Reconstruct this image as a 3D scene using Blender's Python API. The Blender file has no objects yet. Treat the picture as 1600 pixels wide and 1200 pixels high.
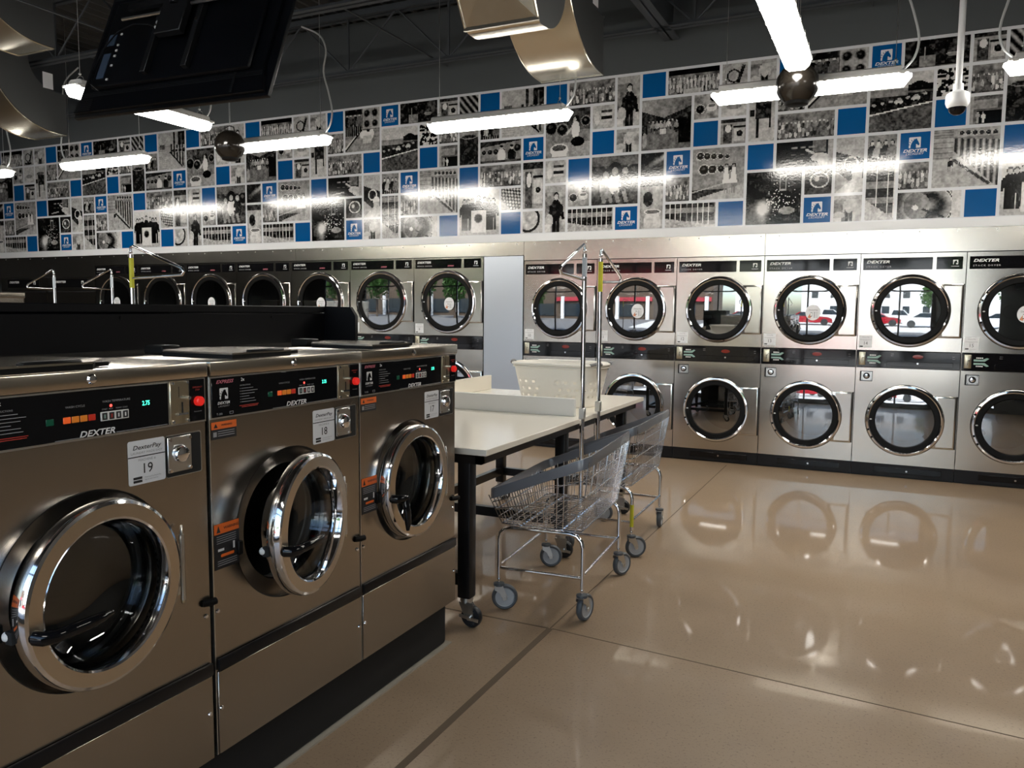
import bpy, bmesh, math, random
import numpy as np
from mathutils import Vector, Matrix
R = math.radians
sc = bpy.context.scene
COL = sc.collection

# ------------------------------------------------------------------ materials
MATS = {}
def nodes(name):
    m = bpy.data.materials.new(name); m.use_nodes = True
    nt = m.node_tree; b = nt.nodes['Principled BSDF']
    MATS[name] = m
    return m, nt, b
def mat(name, col, rough=.5, metal=0., spec=.5, emit=None, es=0., coat=0.):
    m, nt, b = nodes(name)
    b.inputs['Base Color'].default_value = (*col, 1); b.inputs['Roughness'].default_value = rough
    b.inputs['Metallic'].default_value = metal; b.inputs['Specular IOR Level'].default_value = spec
    b.inputs['Coat Weight'].default_value = coat; b.inputs['Coat Roughness'].default_value = .05
    if emit: b.inputs['Emission Color'].default_value = (*emit, 1); b.inputs['Emission Strength'].default_value = es
    return m
def noise_of(nt, scale=(1,1,1), ns=5, detail=4, rough=.55):
    tc = nt.nodes.new('ShaderNodeTexCoord'); mp = nt.nodes.new('ShaderNodeMapping'); n = nt.nodes.new('ShaderNodeTexNoise')
    mp.inputs['Scale'].default_value = scale; n.inputs['Scale'].default_value = ns; n.inputs['Detail'].default_value = detail; n.inputs['Roughness'].default_value = rough
    nt.links.new(tc.outputs['Object'], mp.inputs['Vector']); nt.links.new(mp.outputs['Vector'], n.inputs['Vector'])
    return n
def ramp(nt, fac, stops):
    r = nt.nodes.new('ShaderNodeValToRGB'); e = r.color_ramp.elements
    while len(e) < len(stops): e.new(.5)
    for k, (p, c) in enumerate(stops): e[k].position = p; e[k].color = (*c, 1) if len(c) == 3 else c
    nt.links.new(fac, r.inputs['Fac']); return r
def bump(nt, b, h, strength=.1, dist=.01):
    bp = nt.nodes.new('ShaderNodeBump'); bp.inputs['Strength'].default_value = strength; bp.inputs['Distance'].default_value = dist
    nt.links.new(h, bp.inputs['Height']); nt.links.new(bp.outputs['Normal'], b.inputs['Normal']); return bp
def steel(name, col, rough, grain=(60,60,2), wav=.25, aniso=.0):
    m, nt, b = nodes(name)
    b.inputs['Metallic'].default_value = 1.; b.inputs['Base Color'].default_value = (*col, 1)
    g = noise_of(nt, grain, 8, 3)
    r = ramp(nt, g.outputs['Fac'], [(.2, (rough*.94,)*3), (.8, (rough*1.06,)*3)])
    nt.links.new(r.outputs['Color'], b.inputs['Roughness'])
    w = noise_of(nt, (1,1,.45), 3.2, 0)
    bump(nt, b, w.outputs['Fac'], wav, .02)
    return m
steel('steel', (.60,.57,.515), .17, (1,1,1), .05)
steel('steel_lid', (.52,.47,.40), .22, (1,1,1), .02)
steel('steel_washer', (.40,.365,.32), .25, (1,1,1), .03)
steel('steel_header', (.68,.645,.58), .22, (1,1,1), .05)
steel('steel_filler', (.62,.67,.73), .33, (1,1,1), .03)
steel('brushed_ring', (.62,.54,.43), .3, (50,50,50), .05)
mat('chrome', (.86,.86,.88), .07, 1.)
mat('chrome_wire', (.72,.72,.73), .2, 1.)
mat('zinc', (.62,.62,.60), .32, 1.)
mat('black_gloss', (.005,.005,.006), .05, 0, .35)
mat('black_rubber', (.006,.006,.006), .45, 0, .15)
mat('black_paint', (.006,.006,.007), .35, 0, .3)
mat('black_matte', (.008,.009,.012), .55)
mat('bulkhead_black', (.0025,.0025,.0035), .5, 0, .12)
mat('black_and_shadow', (.004,.004,.004), .8)  # black parts; also the shade painted into slots and seams
mat('drum_steel', (.20,.20,.20), .35, .9)
mat('white_plastic', (.72,.72,.70), .45)
mat('sticker_white', (.74,.75,.77), .4)
mat('print_white', (.75,.75,.75), .5)
mat('print_grey', (.30,.30,.31), .5)
mat('print_black', (.012,.012,.014), .5)
mat('print_pink', (.50,.13,.17), .5)
mat('print_red', (.40,.03,.02), .5)
mat('print_teal', (.25,.38,.34), .5)
mat('warn_orange', (.80,.15,.02), .5)
mat('button_red', (.62,.015,.012), .35, emit=(1,.03,.02), es=.15)
mat('dark_red_lens', (.06,.008,.006), .1, emit=(.6,.05,.02), es=.06)
mat('btn_orange', (.55,.09,.02), .3, emit=(1,.13,.02), es=.14)
mat('btn_amber', (.45,.14,.02), .3, emit=(1,.28,.02), es=.07)
mat('btn_crimson', (.35,.02,.01), .3, emit=(1,.05,.02), es=.05)
mat('btn_green', (.0,.04,.02), .3, emit=(.0,.5,.25), es=.015)
mat('led_green', (.0,.2,.12), .3, emit=(.05,1,.55), es=1.6)
mat('led_red', (.3,.0,.0), .3, emit=(1,.04,.03), es=2.)
mat('skin_print', (.62,.25,.13), .5)
mat('laminate', (.82,.77,.67), .16, 0, .5)
mat('laminate_edge', (.74,.73,.70), .35)
mat('basket_plastic', (.84,.80,.72), .35)
mat('grey_plastic', (.20,.20,.20), .45)
mat('bumper_blue', (.15,.155,.17), .2, 0, .6)
mat('tyre_grey', (.075,.085,.095), .45)
mat('hub_grey', (.40,.42,.44), .4)
mat('tyre_black', (.015,.017,.02), .4)
mat('brass_steel', (.62,.56,.42), .28, 1.)
mat('yellow_label', (.62,.58,.03), .5)
mat('pale_label', (.50,.55,.60), .5)
mat('tv_black', (.003,.004,.006), .32, 0, .2)
mat('tv_mount', (.02,.022,.025), .4, .5)
mat('tv_ports', (.05,.08,.13), .3)
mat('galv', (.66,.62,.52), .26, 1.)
mat('galv_shaded', (.14,.145,.145), .5, .85)  # same metal as galv, its dark ceiling reflection put into the colour
mat('wall_grey', (.058,.066,.070), .75)
mat('joist_grey', (.045,.052,.060), .6)
mat('deck_grey', (.040,.041,.040), .7)
mat('wall_tan', (.15,.148,.14), .8)
mat('wall_dark', (.05,.052,.055), .8)
mat('globe_black', (.012,.010,.008), .16)
mat('cord_white', (.45,.47,.47), .5)
mat('housing_grey', (.55,.54,.52), .45)
mat('camera_white', (.70,.71,.72), .35)
mat('lamp_lens', (.9,.9,.9), .4, emit=(1,.955,.87), es=15.)
mat('mural_white', (.62,.635,.66), .22)
mat('trim_white', (.66,.67,.68), .4)
mat('blue', (.003,.07,.225), .18)
mat('concrete_curb', (.33,.29,.23), .8)
mat('joint_dark', (.115,.078,.046), .7)
mat('aluminium_black', (.015,.015,.016), .35, .3)
mat('asphalt', (.13,.13,.13), .9)
mat('added_paving', (.55,.55,.53), .9)
mat('brick', (.085,.062,.045), .9)
mat('stucco', (.72,.74,.76), .9)
mat('sign_red', (.36,.03,.045), .5)
mat('window_dark', (.02,.03,.04), .1)
mat('car_white', (.75,.76,.78), .2)
mat('car_red', (.30,.01,.02), .2)
mat('leaf', (.06,.14,.03), .8)
mat('bark', (.07,.05,.035), .9)

# glass: thin pane = transparent + fresnel gloss
def thin_glass(name, tint, refl=1.45, base=0.0):
    m = bpy.data.materials.new(name); m.use_nodes = True; nt = m.node_tree; nt.nodes.clear()
    o = nt.nodes.new('ShaderNodeOutputMaterial'); mx = nt.nodes.new('ShaderNodeMixShader')
    t = nt.nodes.new('ShaderNodeBsdfTransparent'); g = nt.nodes.new('ShaderNodeBsdfGlossy'); f = nt.nodes.new('ShaderNodeFresnel')
    t.inputs['Color'].default_value = (*tint, 1); g.inputs['Roughness'].default_value = .015; g.inputs['Color'].default_value = (.95,.97,1,1)
    f.inputs['IOR'].default_value = refl
    a = nt.nodes.new('ShaderNodeMath'); a.operation = 'ADD'; a.inputs[1].default_value = base; a.use_clamp = True
    nt.links.new(f.outputs[0], a.inputs[0]); nt.links.new(a.outputs[0], mx.inputs[0])
    nt.links.new(t.outputs[0], mx.inputs[1]); nt.links.new(g.outputs[0], mx.inputs[2]); nt.links.new(mx.outputs[0], o.inputs[0])
    MATS[name] = m
thin_glass('window_glass', (.97,.985,.98), 1.3)
thin_glass('dryer_glass', (.30,.33,.34), 1.9, .22)
thin_glass('washer_glass', (.42,.44,.45), 1.7, .03)

# concrete floor
m, nt, b = nodes('concrete')
n1 = noise_of(nt, (1,1,1), 1.1, 6, .6)
r1 = ramp(nt, n1.outputs['Fac'], [(.28, (.265,.182,.114)), (.55, (.325,.230,.148)), (.8, (.375,.275,.188))])
n2 = noise_of(nt, (1,1,1), 95, 3, .7)
r2 = ramp(nt, n2.outputs['Fac'], [(.30, (.50,.46,.42)), (.44, (1,1,1)), (.68, (1,1,1)), (.76, (1.2,1.2,1.2))])
mx = nt.nodes.new('ShaderNodeMix'); mx.data_type = 'RGBA'; mx.blend_type = 'MULTIPLY'; mx.inputs[0].default_value = .8
nt.links.new(r1.outputs['Color'], mx.inputs[6]); nt.links.new(r2.outputs['Color'], mx.inputs[7]); nt.links.new(mx.outputs[2], b.inputs['Base Color'])
r3 = ramp(nt, n1.outputs['Fac'], [(.3, (.42,)*3), (.7, (.55,)*3)])
nt.links.new(r3.outputs['Color'], b.inputs['Roughness'])
b.inputs['Specular IOR Level'].default_value = .5; b.inputs['Specular IOR Level'].default_value = .3; b.inputs['Coat Weight'].default_value = .26; b.inputs['Coat Roughness'].default_value = .045
n3 = noise_of(nt, (1,1,1), 3.0, 2)
bump(nt, b, n3.outputs['Fac'], .03, .02)

# printed photographs (greyscale in a colour attribute) under a glossy, faintly pebbled film
def printed(name, attr=True, col=None):
    m, nt, b = nodes(name)
    if attr:
        a = nt.nodes.new('ShaderNodeVertexColor'); a.layer_name = 'print'; nt.links.new(a.outputs['Color'], b.inputs['Base Color'])
    else: b.inputs['Base Color'].default_value = (*col, 1)
    b.inputs['Roughness'].default_value = .11; b.inputs['Specular IOR Level'].default_value = .6
    n = noise_of(nt, (1,1,1), 60, 2); bump(nt, b, n.outputs['Fac'], .22, .002)
printed('photo_print'); printed('photo_blue', False, (.002,.075,.235)); printed('photo_white', False, (.62,.635,.66))

# ------------------------------------------------------------------ mesh builder
_txt = {}
def text_geo(s, shear=0., bold=0., sp=1., align='LEFT'):
    k = (s, shear, bold, sp, align)
    if k in _txt: return _txt[k]
    c = bpy.data.curves.new('t', 'FONT'); c.body = s; c.size = 1; c.shear = shear; c.offset = bold; c.space_character = sp
    c.align_x = align; c.resolution_u = 2; c.dimensions = '2D'; c.fill_mode = 'FRONT'
    o = bpy.data.objects.new('t', c); COL.objects.link(o)
    dg = bpy.context.evaluated_depsgraph_get(); e = o.evaluated_get(dg); me = e.to_mesh()
    g = ([tuple(v.co) for v in me.vertices], [tuple(p.vertices) for p in me.polygons])
    e.to_mesh_clear(); bpy.data.objects.remove(o); bpy.data.curves.remove(c)
    _txt[k] = g; return g
FRONT = Matrix(((1,0,0,0),(0,0,-1,0),(0,1,0,0),(0,0,0,1)))   # text x->x, y->z, faces -y

class MB:
    def __init__(s, *mats): s.bm = bmesh.new(); s.mats = list(mats) or ['steel']; s.sm = set()
    def mi(s, m):
        if m is None: return 0
        if m not in s.mats: s.mats.append(m)
        return s.mats.index(m)
    def face(s, pts, m=None, smooth=False):
        f = s.bm.faces.new([s.bm.verts.new(p) for p in pts]); f.material_index = s.mi(m); f.smooth = smooth; return f
    def box(s, x0, x1, y0, y1, z0, z1, m=None, bev=0., seg=2):
        x0,x1 = sorted((x0,x1)); y0,y1 = sorted((y0,y1)); z0,z1 = sorted((z0,z1))
        v = [s.bm.verts.new(p) for p in ((x0,y0,z0),(x1,y0,z0),(x1,y1,z0),(x0,y1,z0),(x0,y0,z1),(x1,y0,z1),(x1,y1,z1),(x0,y1,z1))]
        fs = [s.bm.faces.new([v[i] for i in q]) for q in ((3,2,1,0),(4,5,6,7),(0,1,5,4),(1,2,6,5),(2,3,7,6),(3,0,4,7))]
        i = s.mi(m)
        for f in fs: f.material_index = i
        if bev > 0:
            es = list({e for f in fs for e in f.edges})
            r = bmesh.ops.bevel(s.bm, geom=es, offset=bev, segments=seg, affect='EDGES', profile=.5)
            for f in r['faces']: f.material_index = i; f.smooth = True
        return s
    def obox(s, M, sx, sy, sz, m=None):
        i = s.mi(m)
        v = [s.bm.verts.new(M @ Vector((a*sx/2, b*sy/2, c*sz/2))) for c in (-1,1) for b in (-1,1) for a in (-1,1)]
        for q in ((0,2,3,1),(4,5,7,6),(0,1,5,4),(1,3,7,5),(3,2,6,7),(2,0,4,6)):
            f = s.bm.faces.new([v[k] for k in q]); f.material_index = i
        return s
    def tube(s, pts, r, m=None, seg=8, closed=False, caps=True):
        i = s.mi(m); P = [Vector(p) for p in pts]; n = len(P); rings = []
        rr = r if hasattr(r, '__len__') else [r]*n
        T = []
        for k in range(n):
            a = P[k-1] if (k or closed) else P[k]; c = P[(k+1) % n] if (k < n-1 or closed) else P[k]
            d = (c-a); T.append(d.normalized() if d.length > 1e-9 else Vector((0,0,1)))
        u = T[0].orthogonal().normalized()
        for k in range(n):
            u = (u - T[k]*u.dot(T[k]));  u = u.normalized() if u.length > 1e-6 else T[k].orthogonal().normalized()
            w = T[k].cross(u)
            rings.append([s.bm.verts.new(P[k] + (u*math.cos(2*math.pi*j/seg) + w*math.sin(2*math.pi*j/seg))*rr[k]) for j in range(seg)])
        rng = range(n if closed else n-1)
        for k in rng:
            A, B = rings[k], rings[(k+1) % n]
            for j in range(seg):
                f = s.bm.faces.new((A[j], A[(j+1)%seg], B[(j+1)%seg], B[j])); f.material_index = i; f.smooth = True
        if caps and not closed:
            f = s.bm.faces.new(rings[0][::-1]); f.material_index = i; f = s.bm.faces.new(rings[-1]); f.material_index = i
        return s
    def cyl(s, p0, p1, r, m=None, seg=24, r2=None): return s.tube([p0, p1], [r, r if r2 is None else r2], m, seg)
    def lathe(s, prof, o, ax='y', m=None, seg=48, mats=None, close=False):
        # prof: (radius, height along axis); axis y: +height = +y
        o = Vector(o); rings = []
        for r, h in prof:
            ring = []
            for j in range(seg if r > 1e-6 else 1):
                a = 2*math.pi*j/seg; c, d = r*math.cos(a), r*math.sin(a)
                ring.append(s.bm.verts.new(o + (Vector((c, h, d)) if ax == 'y' else Vector((c, d, h)) if ax == 'z' else Vector((h, c, d)))))
            rings.append(ring)
        L = list(range(len(rings)-1))
        for k in L:
            A, B = rings[k], rings[k+1]; i = s.mi(mats[k] if mats else m)
            for j in range(seg):
                a0, a1 = A[j % len(A)], A[(j+1) % len(A)]; b0, b1 = B[j % len(B)], B[(j+1) % len(B)]
                q = []
                for v in (a0, a1, b1, b0):
                    if v not in q: q.append(v)
                if len(q) < 3: continue
                f = s.bm.faces.new(q); f.material_index = i; f.smooth = True
        return s
    def prism(s, poly, ax, a, b, m=None, smooth=False):
        # ax: axis of extrusion; poly in the other two axes (in xyz order)
        def P(p, t): return (t, p[0], p[1]) if ax == 'x' else (p[0], t, p[1]) if ax == 'y' else (p[0], p[1], t)
        i = s.mi(m); A = [s.bm.verts.new(P(p, a)) for p in poly]; B = [s.bm.verts.new(P(p, b)) for p in poly]; n = len(poly)
        for f in (s.bm.faces.new(A), s.bm.faces.new(B[::-1])): f.material_index = i
        for k in range(n):
            f = s.bm.faces.new((A[k], B[k], B[(k+1)%n], A[(k+1)%n])); f.material_index = i; f.smooth = smooth
        return s
    def plate(s, x0, x1, z0, z1, y, holes, m=None, seg=48):
        # flat plate facing -y with one circular hole (cx,cz,r)
        cx, cz, r = holes; i = s.mi(m); inn = []; out = []
        for k in range(seg):
            a = 2*math.pi*k/seg; c, d = math.cos(a), math.sin(a)
            t = min(((x1-cx)/c if c > 1e-9 else (x0-cx)/c if c < -1e-9 else 1e9), ((z1-cz)/d if d > 1e-9 else (z0-cz)/d if d < -1e-9 else 1e9))
            inn.append(s.bm.verts.new((cx+r*c, y, cz+r*d))); out.append((cx+t*c, cz+t*d, a))
        corners = sorted([((math.atan2(zz-cz, xx-cx)) % (2*math.pi), xx, zz) for xx in (x0,x1) for zz in (z0,z1)])
        ov = [s.bm.verts.new((p[0], y, p[1])) for p in out]
        for k in range(seg):
            a0, a1 = out[k][2], out[k][2] + 2*math.pi/seg
            cs = [s.bm.verts.new((xx, y, zz)) for (a, xx, zz) in corners if a0 + 1e-6 < a < a1 - 1e-6]
            f = s.bm.faces.new([inn[k], ov[k]] + cs + [ov[(k+1)%seg], inn[(k+1)%seg]]); f.material_index = i
        return s
    def sphere(s, c, r, m=None, u=24, v=14, sq=(1,1,1)):
        i = s.mi(m); g = bmesh.ops.create_uvsphere(s.bm, u_segments=u, v_segments=v, radius=r)
        for w in g['verts']: w.co = Vector((w.co.x*sq[0], w.co.y*sq[1], w.co.z*sq[2])) + Vector(c)
        for f in {f for w in g['verts'] for f in w.link_faces}: f.material_index = i; f.smooth = True
        return s
    def text(s, body, x, y, z, h, m='print_white', M=None, shear=0., bold=0., sp=1., sx=1., align='LEFT'):
        vs, fs = text_geo(body, shear, bold, sp, align); i = s.mi(m)
        base = (Matrix.Translation((x,y,z)) @ FRONT) if M is None else M @ Matrix.Translation((x, z, 0)) 
        k = h/.70
        V = [s.bm.verts.new(base @ Vector((p[0]*k*sx, p[1]*k, 0))) for p in vs]
        for q in fs:
            try: f = s.bm.faces.new([V[j] for j in q]); f.material_index = i
            except ValueError: pass
        return s
    def rect(s, x0, x1, z0, z1, y, m=None, rad=0., n=5):
        # flat rectangle facing -y, rounded corners
        if rad <= 0: pts = [(x0,z0),(x1,z0),(x1,z1),(x0,z1)]
        else:
            pts = []
            for cx, cz, a0 in ((x1-rad,z0+rad,-90),(x1-rad,z1-rad,0),(x0+rad,z1-rad,90),(x0+rad,z0+rad,180)):
                for k in range(n+1): a = R(a0+90*k/n); pts.append((cx+rad*math.cos(a), cz+rad*math.sin(a)))
        s.face([(p[0], y, p[1]) for p in pts], m); return s
    def mesh(s, name):
        me = bpy.data.meshes.new(name); s.bm.normal_update(); s.bm.to_mesh(me); s.bm.free()
        for q in s.mats: me.materials.append(MATS[q])
        me.set_sharp_from_angle(angle=R(38))
        return me
    def build(s, name, parent=None, **kw): return obj(name, s.mesh(name), parent, **kw)

def obj(name, me, parent=None, loc=None, label=None, cat=None, group=None, kind=None, rz=0):
    o = bpy.data.objects.new(name, me); COL.objects.link(o)
    if parent: o.parent = parent
    if loc: o.location = loc
    if rz: o.rotation_euler = (0,0,rz)
    for k, v in (('label',label),('category',cat),('group',group),('kind',kind)):
        if v: o[k] = v
    return o
def empty(name, loc, label, cat, group=None, rz=0): return obj(name, None, None, loc, label, cat, group, None, rz)
def copy_tree(o, parent=None):
    c = o.copy(); COL.objects.link(c); c.parent = parent
    for ch in list(o.children): copy_tree(ch, c)
    return c
def dup(o, loc, label, rz=None):
    c = copy_tree(o); c.location = loc; c['label'] = label
    if rz is not None: c.rotation_euler = (0,0,rz)
    return c

HORSE = [(.10,0),(.13,.30),(.22,.55),(.36,.76),(.52,.88),(.60,.97),(.66,.86),(.76,.74),(.86,.54),(.94,.36),(.88,.24),(.78,.27),(.72,.36),(.58,.38),(.52,.34),(.60,.18),(.62,0)]
def horse(mb, x, y, z, s, bg, fg):
    mb.rect(x, x+s, z, z+s, y, bg, s*.06)
    pts = [(x+s*.04+p[0]*s*.92, y-.0006, z+p[1]*s*.92) for p in HORSE]
    f = mb.face(pts, fg); bmesh.ops.triangulate(mb.bm, faces=[f])
    # mane slashes on the crest
    for k in range(5):
        a = R(175-24*k); c = (x+s*.56, z+s*.26); r0, r1 = s*.47, s*.60
        w = .06
        mb.face([(c[0]+rr*math.cos(a+d), y-.001, c[1]+rr*math.sin(a+d)) for rr, d in ((r0,-w),(r1,-w),(r1,w),(r0,w))], fg)
def brand(mb, x, y, z, h, m='print_white', sx=1.25, align='LEFT'):
    mb.text('DEXTER', x, y, z, h, m, shear=.28, bold=.025, sp=1.02, sx=sx, align=align)

# ------------------------------------------------------------------ camera
CP = (3.4514232, -7.5462759, 1.4197219); YAW, PITCH, ROLL = -0.4427213, -0.0926097, 0.0085574
fw = Vector((math.sin(YAW)*math.cos(PITCH), math.cos(YAW)*math.cos(PITCH), math.sin(PITCH)))
rt = Vector((math.cos(YAW), -math.sin(YAW), 0)); up = rt.cross(fw)
r2_ = rt*math.cos(ROLL) + up*math.sin(ROLL); u2_ = -rt*math.sin(ROLL) + up*math.cos(ROLL)
cam = bpy.data.cameras.new('camera'); cam.lens = 1239.41/1600*36; cam.sensor_width = 36; cam.clip_start = .05; cam.clip_end = 500
co = bpy.data.objects.new('camera', cam); COL.objects.link(co); sc.camera = co
Mx = Matrix.Identity(4)
for i in range(3): Mx[i][0] = r2_[i]; Mx[i][1] = u2_[i]; Mx[i][2] = -fw[i]; Mx[i][3] = CP[i]
co.matrix_world = Mx

# ------------------------------------------------------------------ room shell
XL, XR, YF = -13.4, 7.5, -9.2
ZC = 4.60
s = MB('concrete'); s.box(XL-.2, XR+.2, YF-.2, 1.2, -.1, 0)
floor = s.build('floor', kind='structure')
s = MB('joint_dark'); s.box(2.126, 2.154, YF, -4.36, -.002, .0012); s.box(2.137, 2.143, -4.36, -.1, -.002, .0008)
s.box(XL, 2.13, -4.364, -4.354, -.002, .001)
s.prism([(2.15,-4.360),(XR,-4.80),(XR,-4.794),(2.15,-4.354)], 'z', -.002, .0008)
s.build('floor_joint', floor, kind='structure')
# back wall with the bulkhead above the dryers
s = MB('wall_grey'); s.box(XL, XR, 0, .12, 2.10, ZC); s.box(XL, XR, 1.0, 1.15, 0, ZC); s.box(XL, XR, .1, 1.0, 2.11, 2.16)
s.build('wall_back', kind='structure')
s = MB('wall_tan'); s.box(XR, XR+.15, YF, 1.15, 0, ZC); s.build('wall_right', kind='structure')
s = MB('wall_dark'); s.box(XL-.15, XL, YF, 1.15, 0, ZC); s.build('wall_left', kind='structure')
# corrugated roof deck
s = MB('deck_grey'); x = XL; prof = []
while x < XR:
    prof += [(x, ZC), (x+.03, ZC+.05), (x+.095, ZC+.05), (x+.125, ZC)]; x += .155
prof2 = [(p[0], p[1]+.01) for p in prof]
s.prism(prof + [(XR+.1, ZC+.12), (XL-.1, ZC+.12)], 'y', YF-.1, 1.15)
s.build('ceiling', kind='structure')
# front wall: storefront glazing
WX = [-9.6, -7.6, -5.6, -3.6, -1.6, .2, 1.9, 3.3, 4.75]
s = MB('wall_dark'); s.box(XL, XR, YF-.2, YF, 3.15, ZC); s.box(XL, WX[0], YF-.2, YF, 0, 3.15); s.box(WX[-1], XR, YF-.2, YF, 0, 3.15)
s.box(WX[0], WX[-1], YF-.2, YF, 0, .18)
s.build('wall_front', kind='structure')
for k in range(len(WX)-1):
    a, c = WX[k], WX[k+1]
    s = MB('aluminium_black')
    for q in ((a, a+.04, .18, 3.15), (c-.04, c, .18, 3.15), (a+.04, c-.04, .18, .24), (a+.04, c-.04, 3.09, 3.15), (a+.04, c-.04, 2.42, 2.48)):
        s.box(q[0], q[1], YF-.15, YF-.05, q[2], q[3])
    w = s.build('window_%d' % (k+1), kind='structure')
    MB('window_glass').box(a+.04, c-.04, YF-.105, YF-.1, .24, 3.09).build('window_pane', w, kind='structure')

# ceiling joists
JY = [-.35, -1.95, -3.55, -5.15, -6.75, -8.35]
jo0 = None
for k, y in enumerate(JY):
    if jo0 is None:
        s = MB('joist_grey')
        for z0, z1 in ((3.93, 3.97), (4.50, 4.56)):
            s.box(XL+.05, XR-.05, -.06, -.012, z0, z0+.006 if z0 < 4 else z1); s.box(XL+.05, XR-.05, .012, .06, z0, z0+.006 if z0 < 4 else z1)
            s.box(XL+.05, XR-.05, -.018, -.012, z0, z1); s.box(XL+.05, XR-.05, .012, .018, z0, z1)
        x = XL+.3; up_ = True
        while x < XR-.8:
            a, c = ((x,0,3.95), (x+.62,0,4.53)) if up_ else ((x,0,4.53), (x+.62,0,3.95))
            s.tube([a, c], .011, None, 6)
            if not up_: s.box(x+.61, x+.63, -.008, .008, 3.95, 4.53)
            x += .62; up_ = not up_
        jo0 = s.build('roof_joist', loc=(0,y,0), label='dark grey open-web roof joist running closest along the mural wall', cat='joist', group='open-web roof joists')
    else:
        o = jo0.copy(); COL.objects.link(o); o.location = (0,y,0)
        o['label'] = ['', 'dark grey open-web roof joist behind the square duct, second out from the mural wall', 'dark grey open-web roof joist above the television, third out from the mural wall',
                      'dark grey open-web roof joist fourth out from the mural wall', 'dark grey open-web roof joist above the nearest washer', 'dark grey open-web roof joist nearest the shop window'][k]
for k, (x, w, z0, z1, lab) in enumerate([(1.50, .14, 3.97, 4.50, 'deep dark steel roof girder to the right of the square duct'), (-5.6, .14, 3.97, 4.50, 'deep dark steel roof girder above the left end of the mural')]):
    s = MB('joist_grey'); s.box(-w/2, w/2, YF+.05, -.02, z0-.02, z0-.005); s.box(-w/2, w/2, YF+.05, -.02, z1-.01, z1); s.box(-.006, .006, YF+.05, -.02, z0-.02, z1)
    s.build('roof_girder', loc=(x,0,-.02), label=lab, cat='beam', group='roof girders')
for k, x in enumerate((-7.6, -3.3, -.9, 3.2, 5.0)):
    s = MB('joist_grey'); s.tube([(0, YF+.1, 3.985), (0, -.02, 3.985)], .009, None, 5)
    s.build('bridging_rod', loc=(x,0,0), label=['thin bridging rod across the joists above the far left duct','thin bridging rod across the joists left of the television','thin bridging rod across the joists between television and square duct','thin bridging rod across the joists above the globe by the nearest lamp','thin bridging rod across the joists at the right edge'][k], cat='rod', group='bridging rods')

# ------------------------------------------------------------------ header, trim
W1, W2 = .80, .868
XP = -.472
XB = XP - 7*W2
def header(n, x0, x1, z0):
    s = MB('steel_header'); s.box(x0+.002, x1-.002, -.004, .02, z0+.003, 2.128)
    x = x0+.12
    while x < x1: s.cyl((x,-.004,2.105), (x,-.008,2.105), .006, 'zinc', 8); x += .28
    s.build('trim_%d' % n, kind='structure')
header(1, 0, 2.4, 1.932); header(2, 2.4, 5.6, 1.932); header(3, -3.0, 0, 1.985); header(4, -6.55, -3.0, 1.985)
s = MB('steel_header'); s.box(-13.3, -6.552, -.004, .02, 1.835, 2.128)
for x in np.arange(-9.6, -6.6, .28): s.cyl((x,-.004,2.105), (x,-.008,2.105), .006, 'zinc', 8)
s.build('trim_5', kind='structure')
MB('steel_filler').box(XP+.008, -.008, -.002, .02, .02, 1.982).build('trim_6', kind='structure')
MB('trim_white').box(-13.3, 6.5, -.014, -.001, 2.128, 2.203).build('trim_7', kind='structure')

# ------------------------------------------------------------------ mural
CW, RH, GAP = .2484, .2455, .026
X00, Z00 = -0.760 - 10*CW - .003, 2.212
LAY = """girls 0 1 2 2;fan 0 4 1 1;light 1 4 1 1;ring 1 5 1 1;mach 1 3 1 1;table 2 3 1 2;sparks 2 0 2 2;man 2 5 1 1;crowd 3 4 1 1;crowd 3 3 2 1;panel 3 2 2 1;women 4 4 2 2;
goggles 4 1 1 1;man 5 0 1 1;cart 5 1 1 2;cars 6 3 2 2;men 6 2 1 1;rows 6 0 1 2;drum 7 0 2 1;dark 7 5 2 1;crowd 7 1 1 1;kid 8 1 2 2;pattern 8 4 1 1;mach 9 5 1 1;shop 9 3 1 1;crowd 9 4 1 1;
team 10 0 2 2;pipes 10 5 1 1;can 10 3 1 2;men 11 4 1 1;crowd 11 2 2 1;couple 11 3 2 1;corridor 12 4 2 2;chain 12 1 1 1;ringc 13 0 1 1;mach 13 1 1 2;man 14 0 1 2;kneel 14 3 2 2;towels 14 2 1 1;crowd 15 5 2 1;
fan 15 1 1 1;rows 15 0 2 1;family 16 1 2 2;towels 16 4 1 1;man 17 4 1 2;man 17 3 1 1;streak 18 2 1 1;tub 18 0 1 2;room 18 3 2 2;crowd 19 1 1 1;rows 19 0 2 1;group 19 5 2 1"""
BLUES = [(0,3),(1,0),(2,2),(3,5),(5,3),(7,3+0),(8,3),(9,0),(10,2),(11,5),(12,0),(14,5),(15,2),(16,3),(18,5)]
BLUES = [b for b in BLUES if b != (7,3)]
LOGOS = [(4,0),(4+2,5),(7,2),(13,3),(17,0),(19,2)]
RES = 28
rng = np.random.RandomState(7)
def vnoise(h, w, cell, seed):
    r = np.random.RandomState(seed); gh, gw = int(h/cell)+3, int(w/cell)+3; g = r.rand(gh, gw)
    y = np.arange(h)/cell; x = np.arange(w)/cell; yi = y.astype(int); xi = x.astype(int)
    fy = (y-yi)[:,None]; fx = (x-xi)[None,:]; fy = fy*fy*(3-2*fy); fx = fx*fx*(3-2*fx)
    a = g[yi][:,xi]; b_ = g[yi][:,xi+1]; c = g[yi+1][:,xi]; d = g[yi+1][:,xi+1]
    return (a*(1-fx)+b_*fx)*(1-fy) + (c*(1-fx)+d*fx)*fy
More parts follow.
